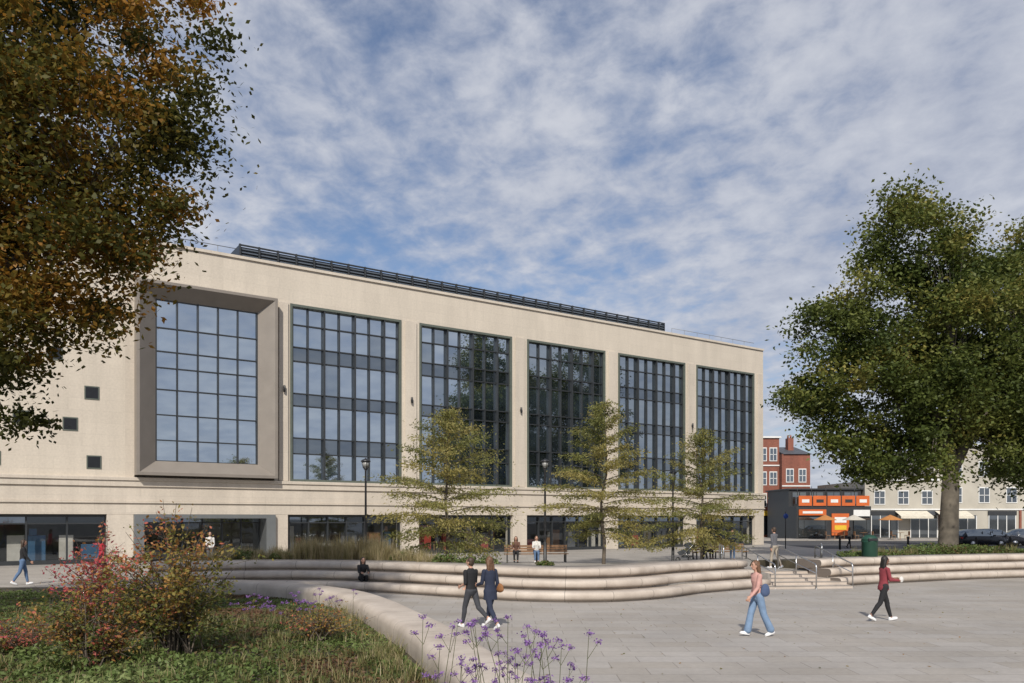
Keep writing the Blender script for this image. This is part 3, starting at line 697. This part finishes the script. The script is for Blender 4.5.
sweep('planting_bed',[cvb],[[(2.08,-.02),(2.08,.62),(2.25,.60),(5.0,.50),(5.3,.0)]],[soil])
def cRy(x): return float(np.interp(x,[p.x for p in cR],[p.y for p in cR]))
def bush(name,c,r,n,size,lm,t0,tv=.2,asp=.55):
    d=rng.normal(size=(n,3)); d/=np.linalg.norm(d,axis=1)[:,None]; rr=rng.random(n)**.4
    lum=1+.25*np.array([noise.noise(Vector(q)*2.2+Vector(c)) for q in d])
    P=np.array(c)+d*np.array(r)*(rr*lum)[:,None]; P[:,2]=np.maximum(P[:,2],c[2]-r[2]*.8)
    return leaves(name,P,size,t0+rng.normal(0,tv,n),lm,.4,asp)
for (x,dy,s,t0) in [(-11,3.4,.55,.6),(-9.6,3.2,.5,.75),(-4.4,3.6,.5,.45),(-2.6,3.3,.5,.6),(-1.7,3.5,.4,.65),(-.9,3.4,.42,.7),(1.2,3.4,.35,.5)]:
    bush('shrub',(x,cLy(x)+dy,.45+s*.45),(s*1.15,s,s*.75),1800,.09,lm_gc,t0)
hp=[];ht=[]
for i in range(18000):
    x=random.uniform(15,38); y=cRy(x)+2.4+random.random()*2.2; hgt=.25+.25*noise.noise(Vector((x*.8,y*.8,5)))+(.25 if 19<x<24 else 0)
    hp.append((x,y,.55+random.random()*hgt)); ht.append(.6+.35*noise.noise(Vector((x*.5,y*.5,1)))+random.gauss(0,.12))
leaves('border_planting',hp,.12,np.array(ht),lm_gc,.4)
tf=[(random.uniform(15.5,36),0,.5,random.uniform(.5,.9)) for _ in range(130)]; tf=[(x,cRy(x)+2.6+random.random()*1.5,z,s) for x,_,z,s in tf]
blades('ornamental_grass',tf,40,.75,.016,.4,lm_gr,(.5,.2))

lm_red=leafmat('shrub_leaves',[(0,(0.12,0.14,0.035)),(.3,(0.26,0.22,0.055)),(.5,(0.44,0.24,0.07)),(.75,(0.50,0.15,0.09)),(1,(0.52,0.10,0.13))],.45)
def shrub(name,x,y,z,H,R,nstem,nl,size,tint,lean=(0,0)):
    T=empty(name); g=MB(); P=[];Tn=[]
    for i in range(nstem):
        a=random.uniform(0,2*math.pi); rr=R*random.uniform(.2,1.05); h=H*random.uniform(.35,1)*(1.1-.4*rr/R)
        e=Vector((x+math.cos(a)*rr+lean[0],y+math.sin(a)*rr+lean[1],z+h)); b0=Vector((x+random.gauss(0,.15),y+random.gauss(0,.15),z)); m=b0.lerp(e,.5)+Vector((-math.cos(a)*rr*.15,-math.sin(a)*rr*.15,h*.12))
        g.tube([b0,m,e],[.014,.009,.003],0,5,cap=False)
        t0=tint(e)+random.gauss(0,.2)
        for q in range(6):
            s0=b0.lerp(e,random.uniform(.3,.95)); s1=s0+Vector((random.gauss(0,.25),random.gauss(0,.25),random.uniform(-.05,.3)))
            g.tube([s0,s1],[.005,.002],0,4,cap=False)
            for _ in range(int(nl/nstem/8)):
                p=s0.lerp(s1,random.random()); P.append((p.x+random.gauss(0,.06),p.y+random.gauss(0,.06),p.z+random.gauss(0,.05))); Tn.append(t0+random.gauss(0,.12))
        for _ in range(int(nl/nstem*2/8)):
            p=m.lerp(e,random.random()); P.append((p.x+random.gauss(0,.06),p.y+random.gauss(0,.06),p.z+random.gauss(0,.05))); Tn.append(t0+random.gauss(0,.12))
    g.obj('stems',[bark],T); leaves('foliage',P,size,np.array(Tn),lm_red,.5,.6,T)
shrub('autumn_shrub',-5.4,12.8,.12,3.0,1.15,64,7500,.066,lambda e:.26+.14*(e.z-1.6)+(-.08 if e.x>-5.4 else .12))
shrub('autumn_shrub',-6.3,12.0,.12,1.5,.9,36,3200,.062,lambda e:.28)
shrub('red_shrub',-8.2,15.8,.15,2.45,.85,26,1900,.072,lambda e:.88)
shrub('autumn_shrub',-3.6,15.2,.05,.8,.7,26,1300,.055,lambda e:.45)
shrub('autumn_shrub',-8.2,13.2,.1,.8,.9,26,1300,.055,lambda e:.5)
lm_vb=leafmat('verbena_flowers',[(0,(0.16,0.08,0.27)),(1,(0.38,0.20,0.50))],.3)
def verbena(name,pts,hmin,hmax):
    T=empty(name); g=MB(); P=[]
    for (x,y,z) in pts:
        h=random.uniform(hmin,hmax); top=Vector((x+random.gauss(0,.12),y+random.gauss(0,.12),z+h)); b0=Vector((x,y,z))
        g.tube([b0,b0.lerp(top,.5)+Vector((random.gauss(0,.02),0,0)),top],[.005,.004,.0025],0,4,cap=False)
        heads=[top]
        for s in (-1,1):
            if random.random()<.75:
                q=b0.lerp(top,.8); e=q+Vector((s*random.uniform(.05,.12),random.gauss(0,.05),random.uniform(.08,.2))); g.tube([q,e],[.003,.002],0,4,cap=False); heads.append(e)
        for hd in heads:
            for _ in range(40): P.append((hd.x+random.gauss(0,.021),hd.y+random.gauss(0,.021),hd.z+random.gauss(0,.013)))
    g.obj('stems',[mat('green_stem',(0.09,0.10,0.04),.7)],T); leaves('flowers',P,.021,rng.random(len(P)),lm_vb,.5,.8,T)
verbena('verbena_plant',[(-.95+1.75*random.random(),7.6+random.random()*1.2,.02) for _ in range(46)],.55,1.40)
verbena('verbena_plant',[(random.gauss(-4.4,.6),random.uniform(15.5,17.5),.0) for _ in range(24)],.5,.9)
blades('verbena_foliage',[(random.uniform(-1.6,.3),random.uniform(8.2,9.6),.0,random.uniform(.7,1.2)) for _ in range(40)],14,.4,.012,.2,lm_gr,(.3,.15))
P=[]
for i in range(420):
    y=random.uniform(12,31); x=random.uniform(-2,18)
    if y<cLy(min(x,10))-.2 and x>wallX(min(y,25))+.8: P.append((x,y,LOW+.012))
leaves('fallen_leaves',P,.055,rng.random(len(P))*.6,lm_red,6,.7)

# ------------------------------------------------------------------ street furniture
lg=mat('lantern_glass',(0.25,0.25,0.24),.3)
def lamp(x,y,z):
    g=MB(); g.lathe([(.13,0),(.13,.05),(.085,.08),(.08,1.0),(.06,1.05),(.055,1.1),(.042,4.45),(.05,4.47),(.05,4.52)],(x,y,z),0,14)
    g.lathe([(.05,4.5),(.09,4.54),(.11,4.6)],(x,y,z),0,14)
    g.lathe([(.11,4.6),(.17,4.86)],(x,y,z),1,14)
    for i in range(4):
        a=i*math.pi/2+.4; g.tube([(x+.115*math.cos(a),y+.115*math.sin(a),z+4.58),(x+.178*math.cos(a),y+.178*math.sin(a),z+4.88)],.01,0,5)
    g.lathe([(.21,4.86),(.22,4.89),(.16,4.95),(.05,4.99),(.02,5.03)],(x,y,z),0,14)
    g.obj('street_lamp',[black,lg])
lamp(-6.4,35,0); lamp(1.57,38,.2); lamp(8.85,44,.0)
def bench(x,y,z,rz,L_=1.8):
    g=MB()
    for i in range(4): g.box(-L_/2,L_/2,-.22+i*.12,-.12+i*.12,.42,.455,0)
    for i in range(3): g.box(-L_/2,L_/2,.27+i*.03,.30+i*.03,.52+i*.13,.62+i*.13,0)
    for s in (-L_/2+.15,L_/2-.15):
        g.box(s-.03,s+.03,-.22,-.17,0,.42,1); g.box(s-.03,s+.03,.2,.26,0,.42,1); g.box(s-.03,s+.03,-.22,.26,.38,.419,1); g.tube([(s,.26,.4),(s,.36,.92)],.022,1,6)
        g.tube([(s,-.2,.4),(s,-.2,.64),(s,.28,.66)],.018,1,6)
    g.obj('park_bench',[wood,black],None,(x,y,z),rz)
bench(.5,41,.12,0); bench(2.0,41.2,.12,.1); bench(11.3,46.5,.0,.3); bench(13,47,.0,.3)
g=MB(); g.lathe([(.30,0),(.33,.04),(.33,.92),(.35,.95),(.35,1.0)],(0,0,0),0,20); g.lathe([(.35,1.0),(.33,1.1),(.2,1.22),(.03,1.26)],(0,0,0),0,20); g.box(-.2,.2,-.37,-.3,1.0,1.1,1)
g.obj('litter_bin',[mat('bin_green',(0.012,0.055,0.035),.45),black],None,(15.6,34.9,.42))
g=MB(); g.box(14.9,16.2,34.3,35.5,.0,.42); g.obj('bin_plinth',[caststone],bevel=.02)
blue=mat('sign_blue',(0.02,0.06,0.28),.4)
def pole(x,y,h):
    g=MB(); g.lathe([(.04,0),(.04,h)],(x,y,0),0,8)
    k=len(g.v); g.lathe([(.19,-.012),(.20,0),(.19,.012)],(0,0,0),1,20)
    for i in range(k,len(g.v)): a=g.v[i]; g.v[i]=(x+a[0],y-.06+a[2],h-.35+a[1])
    g.obj('sign_post',[black,blue])
for x in np.arange(25,46,2.6):
    g=MB(); g.lathe([(.08,0),(.08,.85),(.1,.88),(.1,.93),(.06,1.0)],(x,61,0),0,10); g.obj('bollard',[black])
pole(21.2,62,2.9)
def pram(x,y,z,rz):
    g=MB()
    for (wx,wy,r) in [(-.3,-.26,.15),(-.3,.26,.15),(.38,-.2,.11),(.38,.2,.11)]:
        pts=[(wx+r*math.cos(a),wy,r+r*math.sin(a)) for a in np.linspace(0,2*math.pi,17)]; g.tube(pts,.022,1,6,cap=False)
        for a in np.linspace(0,math.pi,4)[:3]: g.tube([(wx-r*math.cos(a),wy,r-r*math.sin(a)),(wx+r*math.cos(a),wy,r+r*math.sin(a))],.006,0,4)
    for s in (-.24,.24): 
        g.tube([(.38,s,.12),(-.15,s,.62),(-.55,s,1.05)],.016,0,6); g.tube([(-.3,s,.16),(.05,s,.55)],.016,0,6)
    g.tube([(-.55,-.24,1.05),(-.58,0,1.07),(-.55,.24,1.05)],.018,1,6)
    g.add([(-.25,-.2,.42),(.3,-.2,.35),(.42,-.18,.5),(-.4,-.2,.9),(-.25,.2,.42),(.3,.2,.35),(.42,.18,.5),(-.4,.2,.9)],[(0,1,2,3),(7,6,5,4),(0,4,5,1),(1,5,6,2),(0,3,7,4)],2)
    vs=[];fs=[]
    for i in range(7):
        a=math.radians(20+i*22)
        for j in range(9):
            b=math.pi*j/8; vs.append((-.2-.36*math.cos(a)*math.sin(b)*1.0+.0, -.24*math.cos(b),.68+.36*math.sin(a)*math.sin(b)))
    for i in range(6):
        for j in range(8): fs.append((i*9+j,i*9+j+1,i*9+j+10,i*9+j+9))
    g.add(vs,fs,2,True); g.box(-.2,.2,-.18,.18,.22,.34,2)
    g.obj('pushchair',[steel,rubber,mat('pram_fabric',(0.04,0.045,0.05),.9)],None,(x,y,z),rz)
pram(9.2,42.5,.08,2.9)
def car(x,y,rz,col,name='parked_car',H=1.46,Ln=4.3):
    g=MB(); 
    st_=[(-2.1,.35,.72,.74,.70,.72,.6),(-2.05,.25,.85,.95,.80,.82,.62),(-1.75,.22,.92,1.28,.86,.86,.62),(-1.2,.2,.94,1.44,.88,.88,.64),(-.3,.2,.93,1.47,.88,.88,.65),(.35,.2,.92,1.38,.88,.88,.63),(1.0,.2,.90,.96,.88,.87,.62),(1.6,.22,.82,.86,.86,.84,.6),(2.0,.25,.7,.74,.78,.78,.55),(2.12,.35,.55,.58,.66,.66,.5)]
    k=Ln/4.25; n=len(st_); vs=[]
    for (sx,zl,zb,zt,a,b,c) in st_:
        zt=zb+(zt-zb)*(H-.94)/.52
        vs+=[(sx*k,-a*.9,zl),(sx*k,-a,zl+.15),(sx*k,-b,zb),(sx*k,-c,zt),(sx*k,0,zt+.03),(sx*k,c,zt),(sx*k,b,zb),(sx*k,a,zl+.15),(sx*k,a*.9,zl)]
    o=len(g.v); g.v+=vs
    for i in range(n-1):
        for j in range(8):
            mi=0
            if j in (2,5) and 2<=i<=5: mi=1
            if j in (3,4) and i in (1,2,5): mi=1
            g.f.append((o+i*9+j,o+(i+1)*9+j,o+(i+1)*9+j+1,o+i*9+j+1)); g.m.append(mi); g.sm.append(True)
    g.add([vs[j] for j in range(9)],[tuple(range(9))],0); g.add([vs[(n-1)*9+j] for j in range(9)],[tuple(range(8,-1,-1))],0)
    for sx in (-1.3*k,1.32*k):
        for s in (-1,1):
            a=[(sx,s*.70,.32),(sx,s*.90,.32)]; g.tube(a,.32,2,20); g.tube([(sx,s*.90,.32),(sx,s*.915,.32)],.2,3,10)
    for s in (-1,1):
        g.box(1.93*k,2.06*k,s*.6-.14,s*.6+.14,.56,.68,4); g.box(-2.1*k,-2.0*k,s*.62-.13,s*.62+.13,.7,.85,5)
        g.box(.55*k,.7*k,s*.98-.08,s*.98+.08,.92,1.03,0)
        for sx in (-.35,.4): g.box(sx*k-.03,sx*k+.03,s*.80-.02,s*.80+.02,.93,1.3,0)
    g.box(2.08*k,2.14*k,-.26,.26,.42,.53,4)
    g.obj(name,[mat('car_paint',col,.25,.02,1,metal=.3),glass_b,rubber,steel,white,mat('tail_light',(0.4,0.01,0.01),.3)],None,(x,y,.004),rz)
car(38.5,66,.2,(0.02,0.022,0.028)); car(41.3,68.5,-.3,(0.03,0.03,0.035)); car(45.5,70,.1,(0.25,0.26,0.27)); car(50,69.5,.1,(0.05,0.06,0.1))

# ------------------------------------------------------------------ people
def clothm(n,c): return mat(n,c,.85,.12,9,.3,90)
SKIN=mat('skin',(0.48,0.27,0.19),.55,.05); SKIN2=mat('skin_dark',(0.22,0.11,0.07),.55,.05)
HAIRB=mat('brown_hair',(0.12,0.06,0.03),.6,.3,20); HAIRK=mat('black_hair',(0.015,0.012,0.01),.6,.3,20); HAIRD=mat('dark_brown_hair',(0.05,0.03,0.018),.6,.3,20)
EYE=mat('eye_dark',(0.02,0.015,0.01),.2); LIP=mat('lip',(0.35,0.12,0.1),.5)
def person(name,loc,heading,H,legs,arms,top,pants,shoes,hair,skin=SKIN,bag=None,long_hair=True,female=True,vox=.009,lean=.04,coat=0,wide=False,seat=None,baglist=(),turn=0,sleeve=True,hem=.95,held=None):
    b=MB(); SK,HA,TO,PA,SH,BG,EY,LI=range(8)
    wy=.93 if female else 1.0
    cl_,sl_=math.cos(lean),math.sin(lean)
    def U(p):
        x,y,z=p; z-=.95; return (x*cl_+z*sl_, y, .95-x*sl_+z*cl_)
    def UL(r): 
        q=U((r[0],r[1],r[2])); return (*q,r[3],r[4]*wy)
    b.loft([(0,0,.80,.07,.11),(0,0,.86,.108,.158),(-.01,0,.93,.122,.17),(0,0,1.0,.108,.155),(0,0,1.06,.09,.13)],PA)
    tz=hem-coat
    rings=[(0,0,tz,.118+coat*.12,.172+coat*.12)]
    if coat>0: rings.append((-.005,0,.93,.132,.182))
    rings+=[(0,0,1.0,.116,.160),(0,0,1.09,.104,.144),(0,0,1.18,.108,.150),(0.005,0,1.28,.122 if female else .118,.165),(0,0,1.37,.108,.178),(-.005,0,1.43,.08,.165),(-.01,0,1.465,.06,.10),(-.01,0,1.49,.052,.06)]
    b.loft([UL(r) for r in rings],TO)
    b.cap(U((-.012,0,1.44)),U((.0,0,1.56)),.053,.05,SK)
    hc=U((.012,0,1.635)); RT=Matrix.Rotation(turn,3,'Z'); hv=Vector(hc)
    def HP(x,y,z): return hv+RT@Vector((x,y,z-1.635))
    b.ell(HP(0,0,1.645),(.092,.074,.105),SK,RT); b.ell(HP(.022,0,1.58),(.062,.052,.055),SK,RT)
    b.cap(HP(.088,0,1.645),HP(.106,0,1.612),.009,.014,SK,8)
    for s in (-1,1):
        b.ell(HP(-.005,s*.077,1.63),(.018,.010,.03),SK,RT,8,6); b.ell(HP(.083,s*.031,1.652),(.009,.013,.008),EY,RT,8,6)
        b.ell(HP(.080,s*.031,1.674),(.010,.018,.005),HA,RT,8,6)
    b.ell(HP(.082,0,1.575),(.009,.022,.007),LI,RT,8,6)
    b.ell(HP(-.022,0,1.668),(.097,.086,.098),HA,RT); b.ell(HP(-.035,0,1.62),(.078,.082,.09),HA,RT)
    if long_hair:
        for s in (-1,0,1):
            b.tube([HP(-.03,s*.055,1.66),HP(-.055,s*.062,1.56),HP(-.068,s*.065,1.46),HP(-.06,s*.06,1.36),HP(-.055,s*.05,1.28)],[.05,.05,.045,.036,.015],HA,10)
    for s,(a,k) in ((1,legs[0]),(-1,legs[1])):
        hip=Vector((0,s*.088,.93)); kn=hip+Vector((math.sin(a),0,-math.cos(a)))*.44; 
        an=kn+Vector((math.sin(a-k),0,-math.cos(a-k)))*.42
        if wide:
            b.cap(hip,kn,.098,.078,PA); b.cap(kn,an+(kn-an).normalized()*.03,.076,.088,PA)
        else:
            b.cap(hip,kn,.094,.064,PA); b.tube([kn+(kn-an).normalized()*.02,kn+(an-kn)*.28+Vector((-.012,0,0)),kn+(an-kn)*.95],[.062,.062,.044],PA,12)
            b.cap(kn,kn+(an-kn)*.12,.062,.062,PA)
        p=-(a-k)*.75 if (a-k)<-.15 else (-.18 if a>.2 and k<.2 else 0)
        if seat is not None: p=0
        R=Matrix.Rotation(p,3,'Y')
        b.cap(an+Vector((0,0,.03)),an-Vector((0,0,.01)),.038,.04,SK if not wide else PA)
        b.ell(an+R@Vector((.055,0,-.045)),(.135,.048,.04),SH,R); b.ell(an+R@Vector((-.015,0,-.03)),(.058,.042,.05),SH,R)
        b.ell(an+R@Vector((.055,0,-.070)),(.14,.05,.018),SH,R)
    for s,(sw_,el,ab) in ((1,arms[0]),(-1,arms[1])):
        sh=Vector(U((0,s*.178*wy,1.405))); 
        d=Vector((math.sin(sw_)*math.cos(ab),s*math.sin(ab),-math.cos(sw_)*math.cos(ab))); e=sh+d*.285
        f=sw_+el; inn=.25 if el>.6 else 0
        d2=Vector((math.sin(f),s*(math.sin(ab)*.5-inn),-math.cos(f))).normalized(); w_=e+d2*.25
        b.cap(sh,e,.058,.046,TO)
        if sleeve: b.cap(e,w_,.045,.033,TO); b.cap(w_-d2*.02,w_+d2*.02,.026,.025,SK)
        else: b.cap(sh.lerp(e,.6),e,.042,.040,SK); b.cap(e,w_,.040,.026,SK)
        sd_=Vector((0,s,0)); sd_=(sd_-d2*sd_.dot(d2)).normalized(); fw=sd_.cross(d2).normalized()
        if fw.x<0: fw=-fw
        Rm=Matrix((fw,sd_,d2)).transposed()
        b.ell(w_+d2*.055,(.040,.017,.052),SK,Rm,10,8)
        for q,ln in enumerate((.072,.080,.074,.058)):
            r0=w_+d2*.09+fw*(.030-.020*q); k1=r0+(d2*.9-sd_*.25).normalized()*ln*.5; k2=k1+(d2*.65-sd_*.75).normalized()*ln*.5
            b.cap(r0,k1,.0095,.009,SK,8); b.cap(k1,k2,.009,.0078,SK,8)
        t0=w_+d2*.035+fw*.03; t1=t0+(d2*.6+fw*.7).normalized()*.035; t2=t1+(d2*.9+fw*.1-sd_*.2).normalized()*.03
        b.cap(t0,t1,.0115,.010,SK,8); b.cap(t1,t2,.010,.008,SK,8)
        if held and s==held: 
            b.ell(w_+d2*.10+fw*.03,(.09,.02,.07),BG,Rm,8,6)
    for (p0,r,strap) in baglist:
        b.ell(p0,r,BG); b.ell((p0[0],p0[1],p0[2]-r[2]*.3),(r[0]*1.05,r[1]*1.05,r[2]*.75),BG)
        if strap: b.tube([U(q) for q in strap],.014,BG,6)
    tmp=b.obj('tmp',[]); md=tmp.modifiers.new('r','REMESH'); md.mode='VOXEL'; md.voxel_size=vox
    sm_=tmp.modifiers.new('s','SMOOTH'); sm_.factor=.5; sm_.iterations=2
    dg=bpy.context.evaluated_depsgraph_get(); me=bpy.data.meshes.new_from_object(tmp.evaluated_get(dg)); 
    bpy.data.objects.remove(tmp)
    bv=BVHTree.FromPolygons([Vector(v) for v in b.v],b.f)
    me.materials.clear()
    for m in (skin,hair,top,pants,shoes,bag or shoes,EYE,LIP): me.materials.append(m)
    mi=[b.m[bv.find_nearest(p.center)[2]] for p in me.polygons]
    me.polygons.foreach_set('material_index',mi); me.polygons.foreach_set('use_smooth',[True]*len(mi))
    sc_=H/1.75; zmin=min(v.co.z for v in me.vertices)
    me.name=name; o=bpy.data.objects.new(name,me); scene.collection.objects.link(o); o.scale=(sc_,)*3; o.rotation_euler=(0,0,heading)
    if seat is not None: o.location=(loc[0],loc[1],seat-.82*sc_)
    else: o.location=(loc[0],loc[1],loc[2]-zmin*sc_)
    return o
PI=math.pi
navy=clothm('navy_cloth',(0.018,0.025,0.05)); blk=clothm('black_cloth',(0.014,0.014,0.016)); grey=clothm('grey_cloth',(0.10,0.10,0.11)); dgrey=clothm('dark_grey_trousers',(0.045,0.047,0.055))
jean=clothm('light_denim',(0.17,0.25,0.37)); jean2=clothm('mid_denim',(0.09,0.15,0.26)); pink=clothm('salmon_top',(0.52,0.29,0.25)); red=clothm('maroon_jacket',(0.22,0.035,0.045)); redc=clothm('red_coat',(0.40,0.02,0.03))
wht=clothm('white_trainers',(0.7,0.7,0.7)); tan=clothm('tan_leather',(0.25,0.11,0.04)); bluebag=clothm('blue_bag',(0.06,0.09,0.17)); beige=clothm('beige_cloth',(0.35,0.30,0.24)); offw=clothm('off_white',(0.6,0.58,0.55))
person('walking_woman',(5.62,18.3,LOW),PI*1.06,1.72,[(-.24,.22),(.30,.10)],[(.25,.5,.10),(-.2,.7,.12)],pink,jean,wht,HAIRB,wide=True,bag=bluebag,lean=.07,baglist=[((-.10,.17,1.08),(.11,.05,.15),[(-.02,.15,1.45),(.06,.20,1.25),(-.06,.18,1.12)])])
person('walking_woman',(9.75,21.0,LOW),.08,1.72,[(.34,.08),(-.32,.32)],[(.25,1.35,.1),(.2,1.3,.1)],red,blk,wht,HAIRK,skin=SKIN2,bag=offw,coat=.10,lean=.06,held=-1)
person('walking_man',(-1.0,19.7,LOW),PI*.76,1.74,[(.34,.15),(-.38,.55)],[(-.1,1.3,.1),(.15,.9,.1)],blk,dgrey,wht,HAIRD,long_hair=False,female=False,sleeve=False,lean=.06,bag=blk,turn=.3)
person('walking_woman',(-.53,19.4,LOW),PI*.72,1.78,[(-.3,.35),(.34,.1)],[(.15,1.2,.12),(-.15,.5,.15)],navy,navy,wht,HAIRB,bag=tan,coat=.22,lean=.05,baglist=[((-.05,-.25,1.0),(.14,.055,.11),[(-.01,-.185,1.44),(.04,-.22,1.2),(-.05,-.24,1.05)])])
person('walking_woman',(-17.55,28.7,0),.6,1.62,[(.25,.1),(-.25,.3)],[(-.2,.3,.1),(.25,.4,.1)],blk,jean2,wht,HAIRD,vox=.013)
person('walking_person',(-15.9,31,0),.2,1.68,[(.25,.1),(-.25,.3)],[(-.2,.3,.1),(.25,.4,.1)],redc,blk,blk,HAIRK,vox=.013,coat=.25)
person('standing_person',(-15.1,40,0),-1.2,1.70,[(.05,.03),(-.05,.05)],[(.1,.8,.1),(.1,1.2,.1)],offw,grey,blk,HAIRD,vox=.014,long_hair=False)
person('standing_man',(11.25,34.3,.24),2.2,1.76,[(.2,.08),(-.22,.25)],[(-.2,.3,.1),(.25,.5,.1)],grey,beige,wht,HAIRD,vox=.013,long_hair=False,female=False)
person('standing_person',(10.35,43,.06),2.9,1.74,[(.1,.03),(-.1,.15)],[(.3,.8,.1),(.35,.8,.1)],blk,blk,blk,HAIRK,vox=.014,coat=.2,long_hair=False)
person('sitting_person',(-5.6,29.95,0),-1.2,1.68,[(1.75,2.1),(1.85,2.15)],[(.7,.8,.1),(.7,.8,.1)],blk,blk,wht,HAIRK,vox=.012,seat=.06,lean=.2)
person('sitting_person',(1.25,40.8,0),-PI/2,1.72,[(1.45,1.4),(1.5,1.45)],[(.5,.8,.1),(.5,.9,.1)],offw,jean2,wht,HAIRD,vox=.014,seat=.58,lean=.05)
person('sitting_person',(.2,40.75,0),-PI/2,1.68,[(1.45,1.4),(1.5,1.45)],[(.5,.8,.1),(.5,.9,.1)],clothm('brown_coat',(0.12,0.06,0.04)),blk,blk,HAIRD,vox=.014,seat=.58,lean=.1)
person('sitting_person',(11.3,46.25,0),-PI/2+.3,1.7,[(1.45,1.4),(1.5,1.45)],[(.5,.8,.1),(.5,.9,.1)],beige,blk,blk,HAIRB,vox=.016,seat=.45,lean=.05)
person('standing_person',(12.4,45,.0),-1.8,1.7,[(.1,.03),(-.1,.15)],[(.3,.8,.1),(.1,.4,.1)],navy,jean2,blk,HAIRB,vox=.016)
person('walking_person',(27,64,.0),.4,1.7,[(.3,.1),(-.3,.3)],[(.3,.3,.1),(-.2,.3,.1)],beige,blk,blk,HAIRB,vox=.018)
print('built')
